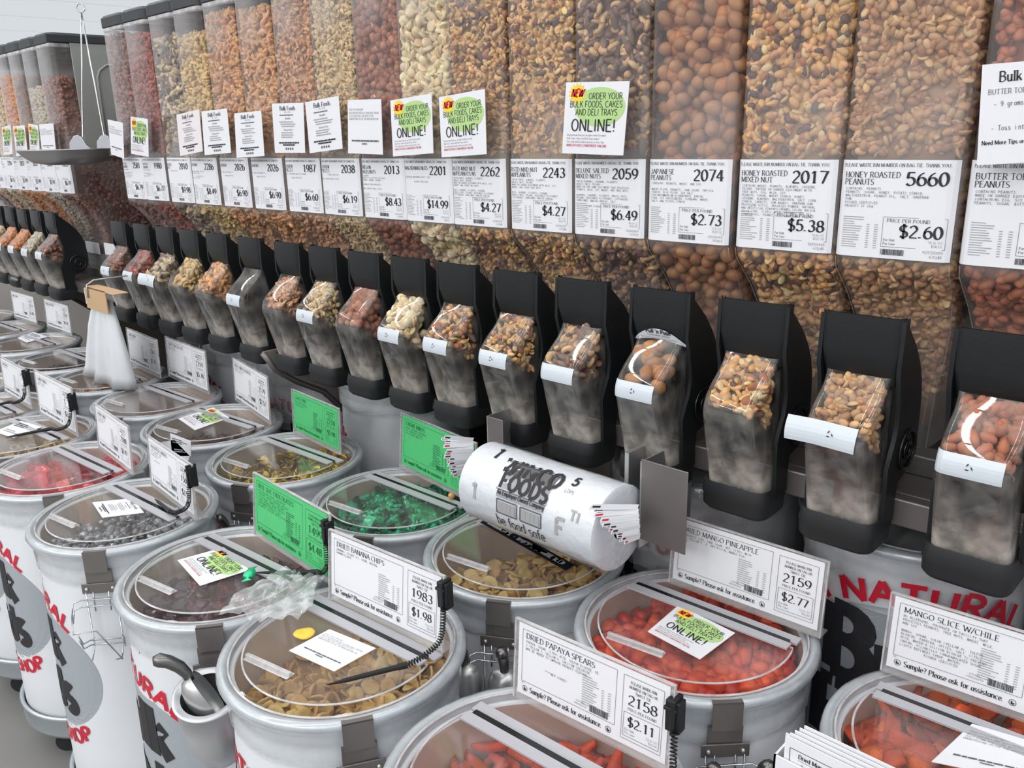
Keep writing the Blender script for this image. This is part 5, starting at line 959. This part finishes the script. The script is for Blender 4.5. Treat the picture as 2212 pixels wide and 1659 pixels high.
p.text('be food safe', .188, -.092, .026, 'ink', 'sans', width=.140, align='c'); p.text('1', .070, .052, .034, 'ink', 'heavy', align='c'); p.text('1', .055, -.05, .034, 'ink_pale', 'heavy', align='c'); p.text('F', .300, -.060, .036, 'ink_pale', 'heavy', align='c'); p.text('LDPE', .285, .030, .008, 'ink_soft', 'sans'); p.text('5', .288, .050, .022, 'ink', 'heavy'); p.text('TI', .32, -.02, .02, 'ink_pale', 'heavy')
p.build(lambda x, y, l: (x, -(Rr+.0016+.0003*l)*cos(.55+y/Rr), (Rr+.0016+.0003*l)*sin(.55+y/Rr)), t)
t = empty('roll_bracket', (-.907, 1.30, -.66)); tag(t, 'dark steel bracket plate hanging at the right end of the bag roll', 'bracket')
MB().box((0, 0, -.14), (.108, .003, .035)).obj('front_plate', 'steel_dark', t, bevel=.001); MB().box((-.002, 0, -.16), (.001, .19, .03)).box((-.055, .02, -.10), (-.045, .19, .03)).obj('side_plate', 'steel', t)
t = empty('roll_bracket', (-1.345, 1.30, -.66)); tag(t, 'steel bracket plate at the left end of the bag roll', 'bracket')
MB().box((0, 0, -.08), (.05, .003, .03)).obj('front_plate', 'steel_dark', t, bevel=.001); MB().box((-.002, 0, -.15), (.001, .19, .03)).obj('side_plate', 'steel', t)
def ties(pa, pb, label, n, ya, yb):
    base = np.array(ony(*pa[0], ya)); t = empty('twist_tie_bundle', base); tag(t, label, 'ties'); r = random.Random(n)
    for i in range(n):
        f = i/(n-1); a = np.array(ony(pa[0][0]+(pa[1][0]-pa[0][0])*f, pa[0][1]+(pa[1][1]-pa[0][1])*f, ya)); b = np.array(ony(*[pb[0][k]+(pb[1][k]-pb[0][k])*f+r.uniform(-5, 5) for k in (0, 1)], yb+r.uniform(-.012, .012)))
        d = (b-a)/np.linalg.norm(b-a); u = np.array([0, .3, 1.0])*.0035+np.array([r.uniform(-.001, .001)]*3); nn = np.cross(d, u); nn = nn/np.linalg.norm(nn)*.0005; V = [q-base+s1*u+s2*nn for q in (a, b) for s1 in (-1, 1) for s2 in (-1, 1)]
        o = mesh_obj('tie', V, [(0, 1, 3, 2), (4, 6, 7, 5), (0, 4, 5, 1), (2, 3, 7, 6), (0, 2, 6, 4), (1, 5, 7, 3)], 'paper', t)
        q = a+(b-a)*.8-base+nn*(1.6 if nn@(-base) > 0 else -1.6); q2 = a+(b-a)*.97-base+nn*(1.6 if nn@(-base) > 0 else -1.6); mesh_obj('red_mark', [q-u*.4, q2-u*.4, q2+u*.4, q+u*.4], [(0, 1, 2, 3)], 'ink_red' if i % 2 else 'ink', o)
ties([(1022, 950), (1022, 1018)], [(955, 948), (975, 1028)], 'fan of white twist ties sticking out left of the bag roll', 22, 1.28, 1.22)
ties([(1378, 1095), (1382, 1160)], [(1272, 1098), (1345, 1172)], 'fan of white twist ties before the right bracket plate', 22, 1.22, 1.16)
# ================================================================ cup and scoops
def lathe_local(prof, n, T): 
    m = MB().lathe(prof, n); m.V = [tuple(T(np.array(v))) for v in m.V]; return m
def on_drum(key, ang, rad, z):
    x, y, h, _, _ = DR[key]; return np.array([x+rad*cos(R(ang)), y+rad*sin(R(ang)), h+z])
c0 = on_drum('choc', -37, .302, -.100); t = empty('steel_cup', c0, R(-37)); tag(t, 'aluminium scoop cup hanging on the side of the chocolate drum', 'cup')
ca, sa = cos(-.28), sin(-.28); tilt = lambda v: np.array([v[0]*ca+v[2]*sa*-1, v[1], v[0]*sa+v[2]*ca])
lathe_local([(.050, 0), (.060, .004), (.066, .004), (.066, 0), (.062, -.004), (.061, -.07), (.055, -.13), (.042, -.18), (.020, -.205), (.001, -.208)], 40, tilt).obj('shell', 'cup_alu', t, smooth=True)
MB().box((-.075, -.02, -.10), (-.058, .02, .045)).obj('hook', 'steel_dark', t)
def scoop(loc, rz, label, s=1.0, hang=True, tiltx=0):
    t = empty('scoop', loc, rz); t.rotation_euler = (tiltx, 0, rz); tag(t, label, 'scoop', 'steel scoops')
    m = MB(); rows = []
    for i in range(9):
        a = pi*i/8; y = -.045*cos(a); k = max(.02, sin(a))**.55; rows.append([(.034*k*sin(b)*1.0, y*1.1, -.032*k*cos(b)) for b in np.linspace(-1.75, 1.75, 13)])
    m.loft(rows).obj('bowl', 'steel', t, smooth=True)
    MB().tube([(0, .042, -.004), (0, .056, -.002), (0, .072, -.004), (0, .090, -.012), (0, .102, -.022), (0, .106, -.030)], 1, 10, rs=[.008, .009, .0105, .011, .012, .008]).obj('grip', 'gun', t, smooth=True)
    t.scale = (s, s, s); return t
s_ = scoop(c0+np.array([.0, 0, -.006]), R(-43), 'steel scoop standing in the aluminium cup on the chocolate drum', 1.15); s_.rotation_euler = (R(62), R(8), R(150))
for key, ang, lb in (('bananaL', -72, 'left steel scoop in the rack of the drum under the bag roll'), ('bananaL', -55, 'right steel scoop in the rack of the drum under the bag roll'), ('mangop', -52, 'left steel scoop in the rack of the mango pineapple drum'), ('mangop', -36, 'right steel scoop in the rack of the mango pineapple drum'), ('coins', -66, 'steel scoop in the rack of the gold coin drum'), ('banana', -36, 'steel scoop at bottom edge in the rack of the banana chip drum')):
    s_ = scoop(on_drum(key, ang, .288, -.165), 0, lb, 1.1); s_.rotation_euler = (R(86), R(0), R(ang-90))
# ================================================================ hanging white bags
t = empty('bag_bundle', ony(215, 650, 1.22)); tag(t, 'bundle of thin white bags hanging from a kraft header card', 'bags'); b0 = np.array(t.location); rows = []
for i, (y, xl, xr) in enumerate(((640, 205, 240), (660, 200, 244), (700, 192, 256), (740, 190, 266), (780, 190, 275), (822, 191, 283))):
    A_, B_ = np.array(ony(xl, y, 1.22)), np.array(ony(xr, y, 1.22)); zz = min(A_[2], B_[2]) if i < 5 else H0+.016; row = []; n = 26
    for j in range(2*n):
        s = j/n if j < n else 2-j/n; sg = -1 if j < n else 1; x = A_[0]+(B_[0]-A_[0])*s; amp = .004+.008*i/5; row.append((x-b0[0], 1.22-b0[1]+sg*(.012+.006*i)*sin(pi*min(max(s, .02), .98))**.4+amp*sin(s*19+.3*i)+.003*sin(s*43), zz-b0[2]))
    rows.append(row)
MB().loft(rows, closed=True, cap=True).obj('bags', 'bag_white', t, smooth=True)
A_, B_ = np.array(ony(186, 632, 1.20)), np.array(ony(230, 628, 1.20)); 
MB().box((A_[0]-b0[0]+.03, -.035, A_[2]-b0[2]-.055), (B_[0]-b0[0]+.02, -.030, A_[2]-b0[2]+.03)).box((A_[0]-b0[0]+.03, -.035, A_[2]-b0[2]+.026), (B_[0]-b0[0]+.10, .02, A_[2]-b0[2]+.03)).obj('header_card', 'kraft', t, bevel=.001)
MB().box((A_[0]-b0[0]+.00, -.028, A_[2]-b0[2]-.045), (A_[0]-b0[0]+.05, -.01, A_[2]-b0[2]+.02)).obj('folded_edge', 'bag_white', t, bevel=.004)
MB().tube([(.0, -.04, A_[2]-b0[2]-.01), (.0, -.038, A_[2]-b0[2]+.04), (.0, -.01, A_[2]-b0[2]+.055), (0, .26, A_[2]-b0[2]+.055), (0, .26, A_[2]-b0[2]+.0)], .003, 8).obj('hook', 'steel', t, smooth=True)
# ================================================================ hanging scale pan
pc = np.array([-4.085, 1.44, -.018]); t = empty('scale_pan', pc); tag(t, 'hanging steel scale pan with wire hanger in the gap between bin groups', 'scale')
MB().lathe([(.213, .002), (.2145, -.001), (.2105, -.003), (.19, -.028), (.155, -.052), (.10, -.064), (.001, -.067), (.001, -.065), (.10, -.062), (.154, -.050), (.188, -.026), (.205, -.001), (.213, .002)], 64).obj('pan', 'steel', t, smooth=True)
dd = np.array([.72, .69]); ring = np.array([-.085, .17, .60])
for s, sx_ in ((-1, .035), (1, .13)):
    a = np.array([dd[0]*sx_+.02, dd[1]*sx_+.02, .052]); a2 = a*np.array([1, 1, 1])+np.array([0, 0, -.0])
    mid = a*.5+ring*.5+np.array([.02*s, .02*s, -.05])
    MB().tube([a-np.array([0, 0, .03]), a, a*.8+ring*.2, a*.6+ring*.4, a*.4+ring*.6+np.array([-.004*s, 0, 0]), a*.15+ring*.85, ring+np.array([0, 0, -.02])], .0036, 8).obj('wire', 'chrome', t, smooth=True)
MB().tube([(ring[0]+.018*cos(a*pi/9)*dd[0], ring[1]+.018*cos(a*pi/9)*dd[1], ring[2]+.018*sin(a*pi/9)) for a in range(18)], .003, 6, closed=True).obj('ring', 'chrome', t, smooth=True)
for sgn in (0, 1):
    m = MB(); cx_, cy_ = (.055, .02) if sgn == 0 else (.15, .10); P = [(-.045, -.012), (-.040, .030), (-.018, .055), (.0, .060), (.015, .052), (.030, .020), (.058, -.006), (.06, -.03), (-.045, -.03)]
    m.prism(P, lambda q: (cx_+q[0]*dd[0]+.003, cy_+q[0]*dd[1]-.003-.0, q[1]), lambda q: (cx_+q[0]*dd[0], cy_+q[0]*dd[1], q[1])).obj('lug', 'chrome', t, bevel=.0015)
for s in (0, .035): MB().sphere((.04+s*dd[0]+.07, -.165+s*dd[1]+.02, -.018), .006, 8, 5).obj('rivet', 'steel', t, smooth=True)
# ================================================================ small things in the gap and by the drums
def tray(px, Y, label):
    a, b = np.array(ony(*px[0], Y)), np.array(ony(*px[1], Y)); t = empty('card_tray', (a[0], Y, b[2])); tag(t, label, 'tray', 'clear trays in the gap between bin groups'); wd, hh = b[0]-a[0], a[2]-b[2]
    MB().box((0, 0, 0), (wd, .003, hh)).box((0, 0, 0), (.003, .12, hh)).box((wd-.003, 0, 0), (wd, .12, hh)).box((0, 0, 0), (wd, .12, .003)).obj('box', 'acrylic', t)
    MB().box((.004, -.003, hh-.002), (wd-.004, -.001, hh+.055)).obj('tag', 'paper', t); MB().box((.012, .02, .01), (wd-.012, .10, hh*.8)).obj('cards', 'panel_grey', t)
tray([(188, 543), (226, 596)], 1.62, 'clear card tray low in the gap, left one'); tray([(228, 548), (262, 604)], 1.60, 'clear card tray low in the gap, right one'); tray([(214, 512), (246, 536)], 1.85, 'clear card tray behind the two lower ones')
# recipe cards by the corner drum
a = np.array(ony(1697, 1588, .93)); hb = empty('card_box', (a[0]-.012, .925, a[2]-.16)); tag(hb, 'white card box in the lower right corner beside the mango drum', 'box')
MB().box((0, 0, 0), (.20, .003, .125)).box((0, 0, 0), (.003, .035, .125)).box((.197, 0, 0), (.20, .035, .125)).box((0, 0, 0), (.20, .035, .003)).box((0, .032, 0), (.20, .035, .14)).obj('box', 'paper', hb)
for i in range(5):
    t = empty('recipe_card', (a[0]+i*.004, .930+i*.005, a[2]-.145)); tag(t, 'white recipe card in the lower right box, '+('frontmost with dried mango heading', 'second from the front', 'middle of the five', 'fourth from the front', 'rearmost of the five')[i], 'card', 'recipe cards in the lower right box')
    MB().box((0, 0, 0), (.17, .0016, .145+.003*i)).obj('sheet', 'paper', t)
    if i == 0:
        p = Print(); p.frame(.008, -.02, .165, .130, .0008, 'ink'); p.text('Dried Mango', .02, .119, .0065, 'ink', 'bold', width=.040); p.line(.02, .116, .09, .116, .0005, 'ink')
        for i_, tx in enumerate(('1    cups rolled', '1/2  cup dried mango', '1/4  cup honey')): p.text(tx, .024, .106-i_*.008, .0055, 'ink_soft', 'serif', step=60)
        p.text('Recipe', .10, .108, .007, 'ink', 'bold', step=45); p.build(lambda x, y, l: (x, -.0004-.0002*l, y), t)
for px, lb in (([(367, 936), (412, 953), (412, 985), (372, 985)], 'small white card standing behind the silver candy sign'), ([(339, 957), (376, 950), (410, 985), (405, 1000)], 'small white folded card behind the silver candy sign, lower one')):
    card(px, lambda x, y: ony(x, y, .975), 'lid' if 'standing' in lb else 'none', lb, name='loose_card')
# ================================================================ creased plastic
def sheet(name, px, z, amp, label, n=34, m_='film', lift=0.0, seed=3, quad=None):
    c = [np.array(onz(*q, z)) for q in px]; base = c[0].copy(); r = np.random.default_rng(seed); K = [(r.uniform(-9, 9), r.uniform(-9, 9), r.uniform(0, 6)) for _ in range(9)]; rows = []
    for i in range(n+1):
        row = []
        for j in range(n+1):
            u, v = i/n, j/n; uu = u+.03*sin(9*v+seed)*min(v, 1); p_ = lerp4(c, v, 1-uu); f = sum(abs(sin(a*u*2+b*v*2+ph)) for a, b, ph in K)/9; row.append(tuple(p_-base+np.array([.01*sin(7*u+3*v), .01*sin(8*v), amp*(f-.3)+lift*(4*u*(1-u)*v*(1-v))])))
        rows.append(row)
    o = MB().loft(rows).obj(name, m_, smooth=True); o.location = base; tag(o, label, 'plastic'); return o
sheet('plastic_sheet', [(600, 1238), (700, 1252), (640, 1350), (468, 1335)], H0+.03, .035, 'crumpled clear plastic sheet lying between the two front drums', seed=5, lift=.01)
def wrap(key, label, r1=.238, z1=-.22, seed=1, gather=False):
    x, y, h, _, t = DR[key]; f = wob(seed, .010); f2 = wob(seed+3, .02)
    o = MB().lathe([(.03, .022), (.10, .016), (.17, .012), (.215, .014), (.236, .004), (.2395, -.02), (.236, -.07), (.238, -.14), (.241, z1)], 110, wob=lambda a, r, z: (abs(f(a*1.3+z*3))*(1 if z < .01 else .2), f2(a*.7+r*30)*.25 if z > -.1 else f2(a)*.4)).obj('plastic_cover', 'film', None, smooth=True); o.location = (x, y, h); tag(o, label, 'plastic')
wrap('b1', 'creased clear plastic over the drum behind the mango pineapple sign', seed=4); wrap('b3', 'creased clear plastic over the drum left of the curved panel', seed=8); 0 and wrap('b2', 'creased clear plastic over the drum under the rightmost bins', seed=11, z1=-.12)
